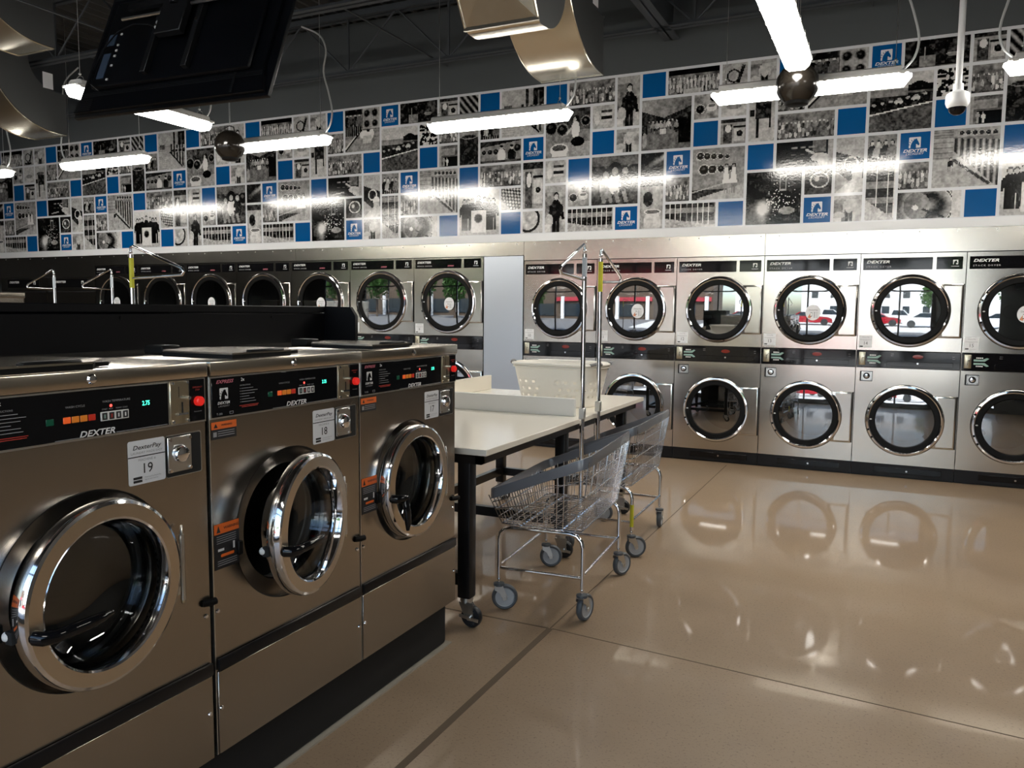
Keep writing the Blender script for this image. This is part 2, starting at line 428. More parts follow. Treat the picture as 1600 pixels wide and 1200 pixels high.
def paint(kind, w, h, seed):
    Wp, Hp = int(RES*w), int(RES*h)
    Y, X = np.mgrid[0:Hp, 0:Wp]; X = (X+.5)/RES; Y = (Y+.5)/RES      # units: cells, origin bottom-left
    N = lambda c, k=0: vnoise(Hp, Wp, c, seed*13+k)
    im = np.full((Hp, Wp), .35)
    def el(cx, cy, rx, ry, v, edge=0):
        k = ((X-cx)/rx)**2 + ((Y-cy)/ry)**2
        im[k < 1] = v
    def rc(x0, x1, y0, y1, v): im[(X>=x0)&(X<x1)&(Y>=y0)&(Y<y1)] = v
    def ln(x0, y0, x1, y1, t, v):
        dx, dy = x1-x0, y1-y0; L = math.hypot(dx, dy); u = ((X-x0)*dx+(Y-y0)*dy)/L; d = np.abs((X-x0)*dy-(Y-y0)*dx)/L
        im[(u>=0)&(u<=L)&(d<t)] = v
    def person(cx, y0, hh, top, leg, skin=.62, hair=.05):
        k = hh
        rc(cx-.09*k, cx-.01*k, y0, y0+.45*k, leg); rc(cx+.01*k, cx+.09*k, y0, y0+.45*k, leg)
        el(cx, y0+.62*k, .13*k, .24*k, top); ln(cx-.12*k, y0+.74*k, cx-.17*k, y0+.42*k, .035*k, top); ln(cx+.12*k, y0+.74*k, cx+.17*k, y0+.42*k, .035*k, top)
        el(cx, y0+.92*k, .068*k, .085*k, hair); el(cx, y0+.90*k, .055*k, .065*k, skin)
    def ring(cx, cy, r, lite=.7, dk=.05):
        el(cx, cy, r, r, lite); el(cx, cy, r*.86, r*.86, .25); el(cx, cy, r*.74, r*.74, dk); el(cx-.1*r, cy+.2*r, r*.3, r*.25, .22)
    if kind == 'crowd' or kind == 'group':
        im[:] = .12 + .25*N(4) + .12*(Y/h)
        r = np.random.RandomState(seed)
        for row in range(3):
            for k in range(int(7*w)):
                x = (k+.3+.4*r.rand())/7.; y = (.12+.17*row + .05*r.rand())*h*1.0
                c = .15+.6*r.rand() if kind == 'crowd' else .45+.25*r.rand()
                el(x, y+.02, .05, .11*h, c); el(x, y+.15*h, .028, .045, .55+.2*r.rand())
        if kind == 'group': im[Y > .80] = np.where(im[Y > .80] < .5, .04, im[Y > .80]); rc(.3*w, .65*w, 0, .18, .6)
    elif kind == 'girls':
        im[:] = .42; im[Y < .35*(1+.3*(X-1))] = .5; rc(0, 1.35, .0, .40, .16); ln(0, .30, 1.3, .62, .02, .6)
        for k in range(5): ring(.30+.26*k, 1.72-.02*k, .17-.018*k)
        for k in range(4): ring(.45+.33*k, 1.18-.0*k, .22-.035*k)
        im[(Y < .28*(X)) & (X > .2)] = .55
        for cx in (1.32, 1.6): 
            el(cx, 1.28, .085, .09, .06); el(cx, 1.24, .06, .07, .45); ln(cx, 1.2, cx, .95, .07, .85)
            im[(np.abs(X-cx) < .07+(1.1-Y)*.16) & (Y > .62) & (Y < 1.08)] = .88; rc(cx-.07, cx-.02, .22, .62, .4); rc(cx+.02, cx+.07, .22, .62, .4)
    elif kind == 'sparks':
        im[:] = .05 + .10*N(9); d = np.sqrt((X-.62)**2 + (Y-.65)**2); im += .75*np.exp(-(d/.28)**2) + .3*np.exp(-((X-.6)**2)/.03)*(Y<.7)
        r = np.random.RandomState(3)
        for k in range(260):
            a = r.randn()*.55+.35; q = abs(r.randn())*.5; x = .75+q*math.cos(a); y = .75+q*math.sin(a)*1.2
            el(x, y, .013, .013, .85)
        rc(1.2, 1.48, 1.25, 1.85, .5); rc(1.26, 1.42, 1.32, 1.78, .14); el(1.5, .5, .3, .14, .45)
    elif kind == 'team':
        im[:] = .62 + .1*(Y/h) ; im[Y < .35] = .55
        for k, x in enumerate((.25,.45,.65,.98,1.3,1.5,1.72)): person(x, .22+(.05 if k in (2,3,4) else 0), 1.42+(.1 if k == 3 else 0), .10, .05)
        rc(.6, 1.35, .12, 1.10, .74); rc(.6,1.35,.42,.44,.35); ring(.97, .74, .22, .5)
    elif kind == 'family':
        im[:] = .14+.12*N(7); ring(1.85, 1.35, .38, .4); ring(.3, 1.45, .35, .3); im[(Y>1.62)] = .3
        for cx, cy, sh, hr in ((.62,1.22,.45,.2),(1.02,1.38,.85,.30),(1.45,1.35,.10,.16)):
            el(cx, cy-.52, .28, .45, sh); el(cx, cy+.08, hr, hr*.95, .03); el(cx, cy, .125, .16, .5); el(cx, cy-.06, .06, .018, .85)
        for x in (.45,.75,1.05,1.4): ln(x, .55, x+.12, .08, .085, .42)
        rc(.7, 1.3, .72, .86, .8)
    elif kind == 'kneel':
        im[:] = .38; im[(Y > 1.1)] = .18+.1*N(5)[Y>1.1]; ring(.25, 1.25, .32, .4); ring(.75, 1.15, .28, .5); ring(1.8,1.45,.22,.5); im[(Y < .62)&(X > .4)] = .5
        el(1.35, 1.12, .18, .38, .8); el(1.36, 1.58, .10, .12, .06); el(1.31, 1.55, .07, .09, .6); el(1.45, .62, .30, .2, .06); ln(1.2, 1.2, .95, .98, .05, .65)
        el(.62, .32, .42, .26, .82); el(.62, .40, .32, .13, .25); rc(.3,.95,.02,.22,.8)
    elif kind == 'women':
        im[:] = .30+.15*N(5); im[Y < .6] = .42; ln(0, .15, 1.1, 1.1, .05, .75); ln(0, .05, 1.0, 1.0, .04, .08)
        for x, c in ((.12,.08),(.35,.2),(.6,.15),(.85,.3)): person(x, .75, 1.1, c, .1)
        im[(X < 1)&(Y > 1.75)] = .12; el(1.15, .78, .3, .2, .75); el(1.5, .8, .17, .28, .7); rc(1.05, 1.55, .35, .7, .6); el(1.35, 1.0, .1, .12, .1)
        rc(1.02, 2, 1.04, 2, .5)
        for i in (1.27, 1.73):
            for j in (1.28, 1.76): ring(i, j, .19, .4, .04)
        rc(1.0, 1.03, 1.0, 2, .25); rc(1.0, 2, 1.0, 1.04, .25)
    elif kind == 'cars':
        im[:] = .62-.1*(Y/h)*0; im[Y < 1.45] = .30; im[(Y < 1.3-.0*X)] = .13; im[(Y > 1.2)&(Y < 1.45)&(X < 1.2)] = .38
        im[(Y < 1.62+.06*np.sin(X*9))&(Y > 1.35)&(X > 1.2)] = .1; im[Y < .62+.14*X] = .24; im[np.abs(Y-(.60+.16*X)) < .025] = .75
        r = np.random.RandomState(5)
        for k in range(7): el(.12+.27*k, .86+.045*k, .14, .09, .08 + .5*(k in (3,5))); el(.12+.27*k, .78+.045*k, .05, .05, .03); el(.14+.27*k, .95+.045*k, .07, .05, .5)
        im += .07*(N(2)-.5)
    elif kind == 'drum':
        d = np.sqrt((X-1.0)**2+(Y-.5)**2); im[:] = .3+.18*np.cos(d*9); el(.62, .48, .42, .5, .28); im[((X-.62)/.42)**2+((Y-.48)/.5)**2 < 1] = (.2+.25*X)[((X-.62)/.42)**2+((Y-.48)/.5)**2 < 1]
        el(.58, .42, .10, .10, .85); ln(.8, .35, 1.5, .02, .04, .08)
        k = np.abs(np.sqrt((X-.95)**2+(Y-.45)**2)-.82); im[(k < .05)&(X > 1)] = .8; im[(k < .02)&(X > 1)] = .1; im[X > 1.72] = .68
    elif kind == 'kid':
        im[:] = .55; im[Y < .8-.0*X] = .52; rc(0,.62,.95,2,.48)
        for k in range(18): rc(0, .62, .95+k*.06, .965+k*.06, .36)
        im[(Y > 1.95-.55*X)&(X > .62)&(Y > .5)] = .38
        q = (X > .62)&(Y < 1.75-.1*X)&(Y > 1.55-.95*(X-.3)); im[q] = (.30+.25*np.sin(X*34))[q]; im[(X>.62)&(Y > 1.7)] = .5
        for k in range(6): ring(.85+.2*k, 1.86-.01*k, .09, .6)
        ln(.62, .95, 1.75, .06, .05, .12); person(.55, .52, .5, .12, .6); el(.42, .58, .14, .06, .5)
    elif kind == 'room':
        im[:] = .16; im[(Y > 1.25+.35*np.abs(X-.9))] = .5-.1*X[(Y > 1.25+.35*np.abs(X-.9))]; im[(Y < .85-.3*np.abs(X-.9))] = .34
        rc(.45, 1.35, .8, 1.25, .14); r = np.random.RandomState(2)
        for k in range(9): person(.3+.16*k, .62+.08*r.rand(), .52, .2+.5*r.rand(), .15+.3*r.rand())
        rc(.75, 1.0, .62, .82, .7); rc(1.5, 2, .2, 1.2, .08); el(.12,.4,.1,.3,.5)
    elif kind == 'corridor':
        im[:] = .48; im[(Y > 1.3)] = .5+.1*N(3)[Y>1.3]; im[(Y < 1.0)] = .55; q = (X > .9)&(Y < 1.35)&(Y > 1.0-.75*(X-.7)); im[q] = (.3+.25*np.sin(X*30))[q]
        for k in range(4): ring(1.1+.27*k, 1.0-.0*k, .08+.02*k, .6)
        ln(.85, .95, 1.8, .1, .04, .1); rc(.1,.5,1.1,1.35,.3); rc(1.15,2,1.3,2,.14); rc(1.3,1.5,1.3,2,.45); rc(1.7,1.8,1.3,1.9,.3); im[(X<.6)&(Y<1.1)] += .05*np.sin(Y[(X<.6)&(Y<1.1)]*60)
    elif kind in ('rows',):
        im[:] = .35+.2*N(3); t = Y/h
        n = int(4*w)+1
        for k in range(n):
            x = w*(k+.4)/n; q = np.abs(X-x) < .09*(1+.3*k/n); im[q] = (.12+.3*(np.sin(Y[q]*11)>.2))
            im[np.abs(X-x-.1) < .014] = .7
        im[(Y < .35*h*(1-X/w)+.05)] = .55; im += .15*(N(1.5,3)-.5)
    elif kind == 'mach':
        im[:] = .40+.15*N(4); rc(.55*w, .98*w, .1*h, .62*h, .62); ring(.76*w, .40*h, .15); rc(.1*w, .45*w, .02, .8*h, .22); el(.3*w, .62*h, .12, .16*h, .75); el(.3*w, .82*h, .06, .06, .5); rc(0,w,.85*h,h,.15); rc(.5*w,w,.66*h,.72*h,.08)
    elif kind in ('man',):
        im[:] = .25+.25*N(5); im[(X > .6*w)] += .15; person(.55*w, -.15*h, 1.0*h if h > 1 else 1.25, .10 if seed % 2 else .6, .08); el(.2*w, .25*h, .2, .14*h, .6); rc(0, .3*w, .0, .16*h, .7)
        im[(Y > .85*h)] = .5
    elif kind == 'men': 
        im[:] = .42; 
        for x, c in ((.15,.1),(.38,.55),(.62,.12),(.85,.3)): person(x, -.3, 1.1, c, .1)
    elif kind == 'couple':
        im[:] = .36+.1*N(6); im[Y > .72+.12*X] = .12
        for k in range(4): ring(.18+.3*k, .5, .13+.015*k, .5)
        for x, c in ((1.05,.75),(1.55,.12)): el(x, .3, .2, .32, c); el(x, .66, .075, .10, .6); el(x, .74, .08, .06, .05)
        ring(1.82, .62, .2, .4); im[Y < .1] = .2
    elif kind == 'panel':
        im[:] = .07; im[(X > 1.3)&(X<1.75)&(Y>.55)] = .3
        for k in range(3): rc(.55+.3*k, .75+.3*k, .72, .77, .4); rc(.55+.3*k, .7+.3*k, .45, .49, .3)
        ln(.3,.14,.95,.22,.035,.55); el(1.55, .33, .32, .17, .62); ln(1.4, .45, 1.05, .66, .045, .65); el(1.75, .2, .3, .2, .6); im[X > 1.82] = .5
    elif kind == 'goggles': im[:] = .12; el(.55, .55, .36, .32, .7); el(.55, .55, .3, .26, .22); el(.45,.6,.1,.1,.6); im[Y < .25] = .2
    elif kind == 'cart':
        im[:] = .48; im[Y > 1.2] = .55; im[(Y < 1.5-.3*X)&(Y > .8-.75*(X-.0))] = .14; im[(Y < .5)&(Y < .8*X)] = .6; q = np.abs(np.sqrt((X-.55)**2+(Y-1.05)**2)-.24); im[q < .03] = .7; el(.78, .75, .2, .22, .75); rc(.6,.95,.3,.7,.6)
    elif kind == 'table': im[:] = .55+.05*N(8); im[Y<.5] = .62; rc(.25, .85, .85, 1.45, .16); rc(.28, .40, .15, .9, .1); rc(.8, .86, .5, 1.0, .1); el(.5, 1.55, .35, .1, .3); rc(.05,.2,.95,1.2,.1)
    elif kind == 'fan': im[:] = .3+.3*N(4); ring(.25, .4, .2); el(.72, .45, .22, .17, .72); el(.72, .52, .15, .06, .3); ring(.75,.8,.13,.5)
    elif kind == 'light': im[:] = .55+.12*N(7); el(.5, .4, .3, .12, .4)
    elif kind == 'ring': im[:] = .45+.1*N(5); q = np.abs(np.sqrt((X-.45)**2+(Y-.5)**2)-.24); im[q < .03] = .12; ln(.62,.2,.85,.9,.07,.15); el(.45,.12,.35,.08,.15)
    elif kind == 'dark': im[:] = .04+.2*np.clip(N(3)-.3,0,1)+.1*N(9); rc(.45, .95, .05, .42, .38); rc(.6,.66,.3,.75,.5); el(1.5,.4,.2,.08,.4); im[Y < .04] = .3
    elif kind == 'pattern': im[:] = np.where(N(2.2) > .52, .65, .06)
    elif kind == 'shop': im[:] = .25+.08*N(4); rc(.1,.85,.55,.85,.45); rc(.3,1,.0,.45,.05); person(.25,.02,.45,.5,.5); person(.42,.02,.42,.8,.8); rc(0,.1,0,1,.5)
    elif kind == 'pipes': im[:] = .3+.3*np.sin((X*.8+Y)*16+X*6); im = im*.9
    elif kind == 'can': im[:] = .13+.05*N(6); im[(Y>1.2)] = .4+.15*N(4)[Y>1.2]; el(.5, 1.25, .44, .12, .4); el(.5, 1.25, .36, .08, .15); rc(0,1,1.7,2,.25)
    elif kind == 'chain': im[:] = .35+.35*np.sin((X-Y)*18)*np.sign(np.sin((X+Y)*24)); im[(X+Y) < .5] = .6
    elif kind == 'ringc': im[:] = .6; q = np.sqrt((X-.25)**2+(Y-.65)**2); im[(q<.62)] = .10; im[q < .5] = (.45+.3*N(5))[q<.5]
    elif kind == 'towels': im[:] = .5+.15*N(6); 
    elif kind == 'streak': im[:] = .10+.5*np.exp(-((Y-.25-.55*X)**2)/.02)*(X)
    elif kind == 'tub':
        im[:] = .45+.15*N(4); im[Y>1.7] = .15; el(.55, .25, .38, .5, .68); el(.55, .68, .38, .12, .8); el(.55,.68,.3,.08,.3); el(.35, 1.2, .22, .3, .12); el(.75, 1.3, .2, .38, .6); el(.6,1.6,.09,.1,.5)
    if kind == 'towels':
        for k in range(4): rc(.38, .9, .28+.13*k, .39+.13*k, (.7,.1,.65,.2)[k])
        el(.2, .45, .12, .3, .7)
    im = im + .14*(vnoise(Hp, Wp, 1.7, seed+91)-.5) + .13*(vnoise(Hp, Wp, 4.5, seed+17)-.5)*(kind not in ('team',)) + .04*(np.random.RandomState(seed).rand(Hp, Wp)-.5)
    return np.clip(im, .01, .9)

def collage_mesh():
    V = []; F = []; C = []; n = 0
    for q, e in enumerate(LAY.replace('\n','').split(';')):
        k, c, r, w, h = e.split(); c, r, w, h = int(c), int(r), int(w), int(h)
        x0 = c*CW; z0 = r*RH; sw = w*CW-GAP; sh = h*RH-GAP
        im = paint(k, w, h, q+1); Hp, Wp = im.shape
        gx, gz = np.meshgrid(np.linspace(x0, x0+sw, Wp+1), np.linspace(z0, z0+sh, Hp+1))
        vv = np.stack([gx.ravel(), np.zeros(gx.size), gz.ravel()], 1); V.append(vv)
        i = np.arange(Hp)[:,None]*(Wp+1) + np.arange(Wp)[None,:] + n
        F.append(np.stack([i, i+1, i+Wp+2, i+Wp+1], -1).reshape(-1,4)); C.append(im.ravel()); n += len(vv)
    V = np.concatenate(V); F = np.concatenate(F); C = np.concatenate(C)
    me = bpy.data.meshes.new('photo_collage'); me.vertices.add(len(V)); me.vertices.foreach_set('co', V.ravel().astype('f'))
    me.loops.add(F.size); me.loops.foreach_set('vertex_index', F.ravel().astype('i')); me.polygons.add(len(F)); me.polygons.foreach_set('loop_start', np.arange(0, F.size, 4).astype('i'))
    me.update(calc_edges=True)
    a = me.color_attributes.new('print', 'FLOAT_COLOR', 'CORNER')
    c4 = np.repeat(np.clip((C-.10)*1.55,.008,1)**1.5*.66, 4); rgba = np.stack([c4, c4*.985, c4*.965, np.ones_like(c4)], 1)
    a.data.foreach_set('color', rgba.ravel().astype('f')); me.materials.append(MATS['photo_print']); me.validate(); return me
mural = empty('wall_mural', (0,-.003,2.2), 'long printed mural of black-and-white laundry photographs, blue squares and horse logos above the dryers', 'mural')
MB('photo_white').box(-13.3, 6.5, 0, .003, .0, 1.485).build('backing_sheet', mural)
cm = collage_mesh()
bt = MB('photo_blue').rect(0, CW-GAP, 0, RH-GAP, 0).mesh('blue_square')
s = MB('photo_blue'); s.rect(0, CW-GAP, 0, RH-GAP, 0); horse(s, .065, -.0006, .092, .088, 'photo_white', 'photo_blue')
s.text('DEXTER', .111, -.0006, .058, .024, 'photo_white', shear=.28, bold=.03, sx=1.42, align='CENTER'); s.text('LAUNDRY', .108, -.0006, .035, .014, 'photo_white', shear=.3, sx=1.35, sp=1.1, align='CENTER')
s.rect(.045, .175, .050, .0515, -.0006, 'photo_white')
lt = s.mesh('logo_square')
for per in (-2, -1, 0, 1):
    ox = X00 + per*20*CW
    obj('photo_collage', cm, mural, (ox, -.002, Z00-2.2))
    for (lst, nm, me) in ((BLUES, 'blue_square', bt), (LOGOS, 'logo_square', lt)):
        for c, r in lst:
            x = ox + c*CW
            if -13.2 < x < 6.2: obj(nm, me, mural, (x, -.002, Z00-2.2+r*RH))

# ------------------------------------------------------------------ stack dryers
def dryer_meshes(W, H, zu, zl, r, zb0, zb1, base, lab0, lab1):
    D = {}
    cx = W*.503
    s = MB('steel')
    for cz, z0, z1 in ((zu, zb1, H-.004), (zl, base, zb0)): s.plate(.003, W-.003, z0, z1, 0, (cx, cz, r-.04))
    s.box(.003, .006, .0005, .80, base, H-.004); s.box(W-.006, W-.003, .0005, .80, base, H-.004); s.box(.003, W-.003, .0005, .80, H-.007, H-.004); s.box(.003,W-.003,.78,.8,base,H-.01)
    s.box(.003, W-.003, .001, .004, zb0, zb1, 'black_and_shadow')
    D['cabinet'] = s.mesh('cabinet')
    s = MB('black_paint'); s.box(.002, W-.002, .004, .05, .012, base); s.box(.22*W, .88*W, -.001, .006, base*.35, base*.78, 'black_gloss', .002, 1); s.cyl((.55*W,-.001,base*.55), (.55*W,-.005,base*.55), .008, 'chrome', 10)
    s.box(.002, W-.002, .03, .06, 0, .014); D['kick_plate'] = s.mesh('kick_plate')
    # header labels
    s = MB('black_gloss'); s.box(.02, .69*W, -.003, .001, lab0, lab1, None, .001, 1); h = lab1-lab0
    brand(s, .045, -.0036, lab0+h*.56, h*.22, 'print_white', 1.5); s.text('STACK DRYER', .045, -.0036, lab0+h*.20, h*.13, 'print_grey', sp=1.35, sx=1.25, bold=.02)
    if W > .85: s.text('EXPRESS', .43, -.0036, lab0+h*.2, h*.14, 'print_pink', shear=.35, bold=.02)
    D['name_plate'] = s.mesh('name_plate')
    s = MB('black_gloss'); s.box(.725*W, .965*W, -.003, .001, lab0, lab1, None, .001, 1); horse(s, .875*W, -.0038, lab0+h*.38, h*.36, 'print_white', 'black_gloss'); s.rect(.86*W, .93*W, lab0+h*.2, lab0+h*.27, -.0036, 'print_grey')
    D['logo_plate'] = s.mesh('logo_plate')
    # door (origin at its centre)
    s = MB('chrome')
    s.lathe([(r+.004,.0005),(r+.004,-.004),(r,-.006)], (0,0,0), 'y', seg=64, m='black_rubber')
    s.lathe([(r,-.004),(r-.001,-.022),(r-.008,-.030),(r-.020,-.032),(r-.028,-.026),(r-.031,-.014)], (0,0,0), 'y', seg=64, m='chrome')
    for a in (162, 198, 148, 212, 180):   # dark gaps in the bright trim on the opening side
        if a != 180: s.tube([(Vector(((r-.012)*math.cos(R(a+d)), -.030, (r-.012)*math.sin(R(a+d))))) for d in (-1.6,0,1.6)], .0085, 'black_rubber', 6)
    s.lathe([(r-.031,-.014),(r-.034,-.020),(r-.07,-.019),(r-.078,-.012),(r-.080,.012)], (0,0,0), 'y', seg=64, m='black_rubber')
    s.box(-r+.034, -r+.052, -.0225, -.019, -.003, .003, 'print_white'); s.box(-r+.042, -r+.045, -.0225, -.019, -.007, .007, 'print_white')
    D['door'] = s.mesh('door')
    s = MB('dryer_glass'); rg = r-.078
    s.lathe([(rg*k/10, -.0145-.005*(1-(k/10)**2)) for k in range(11)][::-1], (0,0,0), 'y', seg=48); D['door_glass'] = s.mesh('door_glass')
    s = MB('drum_steel'); rr = r-.045
    s.lathe([(rr,.006),(rr+.015,.05),(rr+.02,.06),(rr+.02,.66)], (0,0,0), 'y', seg=48); s.lathe([(rr+.02,.66),(.06,.66),(.05,.62),(0,.62)], (0,0,0), 'y', seg=48, m='steel_lid')
    for a in (40,160,280):
        Mt = Matrix.Rotation(R(a), 4, 'Y') @ Matrix.Translation((rr-.02, .36, 0)); s.obox(Mt, .08, .56, .03)
    D['drum'] = s.mesh('drum')
    # hinge plate behind ring
    s = MB('steel'); s.box(r*.62, W-cx-.012, -.009, .001, -.225, .225, None, .006, 2); s.box(r*.8, W-cx-.024, -.0115, -.009, -.21, .21, None, .002, 1); s.box(W-cx-.014, W-cx-.006, -.010, .001, -.22, .225, 'black_and_shadow')
    D['hinge_plate'] = s.mesh('hinge_plate')
    # control band
    hb = zb1-zb0
    s = MB('black_gloss'); s.box(.004, W-.004, -.012, .004, zb0+.004, zb1-.004, None, .003, 1); s.box(.30*W, .93*W, -.016, -.011, zb0+.018, zb0+.062, None, .003, 1)
    s.text('ooo', .92*W, -.0127, zb0+hb*.72, .008, 'print_grey'); s.text('ooo', .92*W, -.0127, zb0+hb*.60, .008, 'print_grey')
    s.text('select', .34*W, -.0127, zb0+hb*.80, .007, 'print_grey'); s.text('fabric', .34*W, -.0127, zb0+hb*.70, .007, 'print_grey')
    D['control_band'] = s.mesh('control_band')
    s = MB('brass_steel'); s.box(.022, .075, -.016, -.010, zb0+.022, zb1-.016, None, .003, 2); s.rect(.046,.050, zb0+.05, zb0+.085, -.0163, 'black_and_shadow'); s.rect(.048,.062, zb0+.083, zb0+.088, -.0163, 'black_and_shadow'); s.cyl((.062,-.016,zb0+.10),(.062,-.021,zb0+.10),.004,'chrome',8)
    D['coin_slot'] = s.mesh('coin_slot')
    s = MB('print_teal'); y = -.0128
    for sg in (1,-1):
        zc = zb0+hb*.5
        s.face([(p[0], y, zc+sg*p[1]) for p in ([(.09,.006),(.17,.006),(.20,.030),(.185,.036),(.155,.022),(.09,.022)][::1 if sg > 0 else -1])], 'print_teal')
        for k in range(4): s.rect(.108+.013*k, .118+.013*k, zc+sg*.034-.005, zc+sg*.034+.005, y, 'print_white')
    D['button_pad'] = s.mesh('button_pad')
    s = MB('dark_red_lens'); s.lathe([(0,-.001),(.04,0),(.045,.004)], (0,0,0), 'y', seg=20)
    for v in s.bm.verts: v.co.z *= .42
    D['lamp'] = s.mesh('lamp')
    s = MB('chrome'); s.cyl((0,0,0),(0,-.006,0),.007,None,12); s.box(-.002,.002,-.0065,-.006,-.004,.004,'black_and_shadow'); D['key_lock'] = s.mesh('key_lock')
    s = MB('black_paint'); s.box(0,.102,-.002,.001,0,.088,None,.003,1); s.rect(.012,.098,.006,.082,-.0026,'zinc'); s.lathe([(.027,-.002),(.027,-.006),(.020,-.008),(.018,-.014),(.008,-.016),(0,-.016)],(.054,0,.046),'y',seg=24,mats=['black_and_shadow','black_and_shadow','chrome','chrome','zinc'])
    for a,b_ in ((.02,.014),(.09,.014),(.02,.076),(.09,.076)): s.cyl((a,-.002,b_),(a,-.005,b_),.004,'chrome',8)
    D['coin_vault'] = s.mesh('coin_vault')
    s = MB('sticker_white'); q = .062; s.face([(q*1.0*math.cos(2*math.pi*k/40), 0, q*1.12*math.sin(2*math.pi*k/40)) for k in range(40)])
    s.text('DexterPay', 0, -.0005, .018, .011, 'print_grey', shear=.25, bold=.02, align='CENTER', sx=1.15); s.rect(-.038,.038,.012,.0135,-.0005,'print_grey')
    s.face([(p[0], -.0004, p[1]) for p in ((-.045,-.045),(-.02,-.052),(-.008,-.02),(-.02,-.005),(-.03,-.02))], 'skin_print')
    s.face([(p[0], -.0007, p[1]) for p in ((-.024,-.036),(-.006,-.034),(-.003,.0),(-.021,.002))], 'print_black'); s.face([(p[0], -.0010, p[1]) for p in ((-.0225,-.031),(-.0075,-.029),(-.005,-.004),(-.0205,-.002))], 'print_white')
    for k in range(4): s.cyl((.012,0,-.001-.013*k),(.012,-.0008,-.001-.013*k),.0042,'print_black',10); s.rect(.020,.042,-.003-.013*k,.0-.013*k,-.0006,'print_grey')
    D['pay_sticker'] = s.mesh('pay_sticker')
    return D, cx
def number_sticker(n):
    s = MB('sticker_white'); s.box(0, .105, -.0012, .0005, 0, .105, None, .0, 1)
    s.text('DexterPay', .0525, -.0018, .088, .0085, 'print_grey', shear=.25, align='CENTER', sx=1.1); s.rect(.006,.099,.068,.070,-.0018,'print_grey')
    s.text(n, .0525, -.0018, .026, .027, 'print_black', align='CENTER', bold=-.005); s.rect(.008,.033,.006,.016,-.0018,'print_black'); s.rect(.042,.090,.008,.0095,-.0018,'print_grey'); s.text('MACHINE #', .0525, -.0018, .058, .005, 'print_grey', align='CENTER')
    return s.mesh('number_sticker')
def make_dryer(D, cx, W, zu, zl, zb0, zb1, x, n, pay, label, group):
    t = empty('stack_dryer', (x,0,0), label, 'dryer', group)
    obj('cabinet', D['cabinet'], t); obj('kick_plate', D['kick_plate'], t); obj('name_plate', D['name_plate'], t); obj('logo_plate', D['logo_plate'], t)
    for z in (zu, zl):
        obj('drum', D['drum'], t, (cx,0,z)); obj('hinge_plate', D['hinge_plate'], t, (cx,0,z))
        d = obj('door', D['door'], t, (cx,0,z)); obj('door_glass', D['door_glass'], d)
        if pay and z == zu: obj('pay_sticker', D['pay_sticker'], d, (.03,-.034,-.02), label='round white pay sticker with phone picture')
    c = obj('control_band', D['control_band'], t); obj('coin_slot', D['coin_slot'], c); obj('button_pad', D['button_pad'], c)
    obj('indicator_lamp', D['lamp'], c, (W*.60,-.0125,zb0+.105)); obj('key_lock', D['key_lock'], c, (W*.60,-.016,zb0+.048))
    obj('coin_vault', D['coin_vault'], t, (.036,0,zb0-.118)); obj('number_sticker', number_sticker(n), t, (.016,0,zb1+.02))
    return t
A = dict(W=W1, H=1.932, zu=1.443, zl=.505, r=.305, zb0=.951, zb1=1.103, base=.118, lab0=1.790, lab1=1.893)
DA, cxa = dryer_meshes(**A)
labs = {10:'stack dryer 10, right beside the smooth steel filler panel, partly behind basket', 11:'stack dryer 11 with round sticker, lower door behind the white table end',
        12:'stack dryer 12, both doors without round sticker, bluish steel, just right of the table end', 13:'stack dryer 13 with round pay sticker, its steel front glaring white with window light',
        14:'stack dryer 14 with plain doors, between the dryer glaring white and the cut-off one', 15:'stack dryer 15 with round pay sticker, cut off by the right edge of the picture'}
for k in range(6):
    make_dryer(DA, cxa, W1, A['zu'], A['zl'], A['zb0'], A['zb1'], k*W1, str(10+k), (10+k) % 2 == 1, labs[10+k], 'stack dryers right of the filler panel')
B_ = dict(W=W2, H=1.985, zu=1.504, zl=.54, r=.340, zb0=.994, zb1=1.141, base=.12, lab0=1.868, lab1=1.967)
DB, cxb = dryer_meshes(**B_)
labs = {9:'stack dryer 9 with round pay sticker, directly left of the smooth steel filler panel', 8:'stack dryer 8 without pay sticker, over the right end of the black splash panel', 7:'stack dryer 7 with half-hidden pay sticker, behind the end of the black splash panel',
        6:'stack dryer 6 without pay sticker, third dryer left of the black panel end', 5:'stack dryer 5 with half-hidden pay sticker, behind the tip of the tallest cart rack', 4:'stack dryer 4 without pay sticker, behind the arm of the tallest cart rack',
        3:'leftmost round-door stack dryer, with pay sticker, behind the two far carts rack poles'}
for n in range(9, 2, -1):
    make_dryer(DB, cxb, W2, B_['zu'], B_['zl'], B_['zb0'], B_['zb1'], XP-(10-n)*W2, str(n), n % 2 == 1, labs[n], 'stack dryers left of the filler panel')
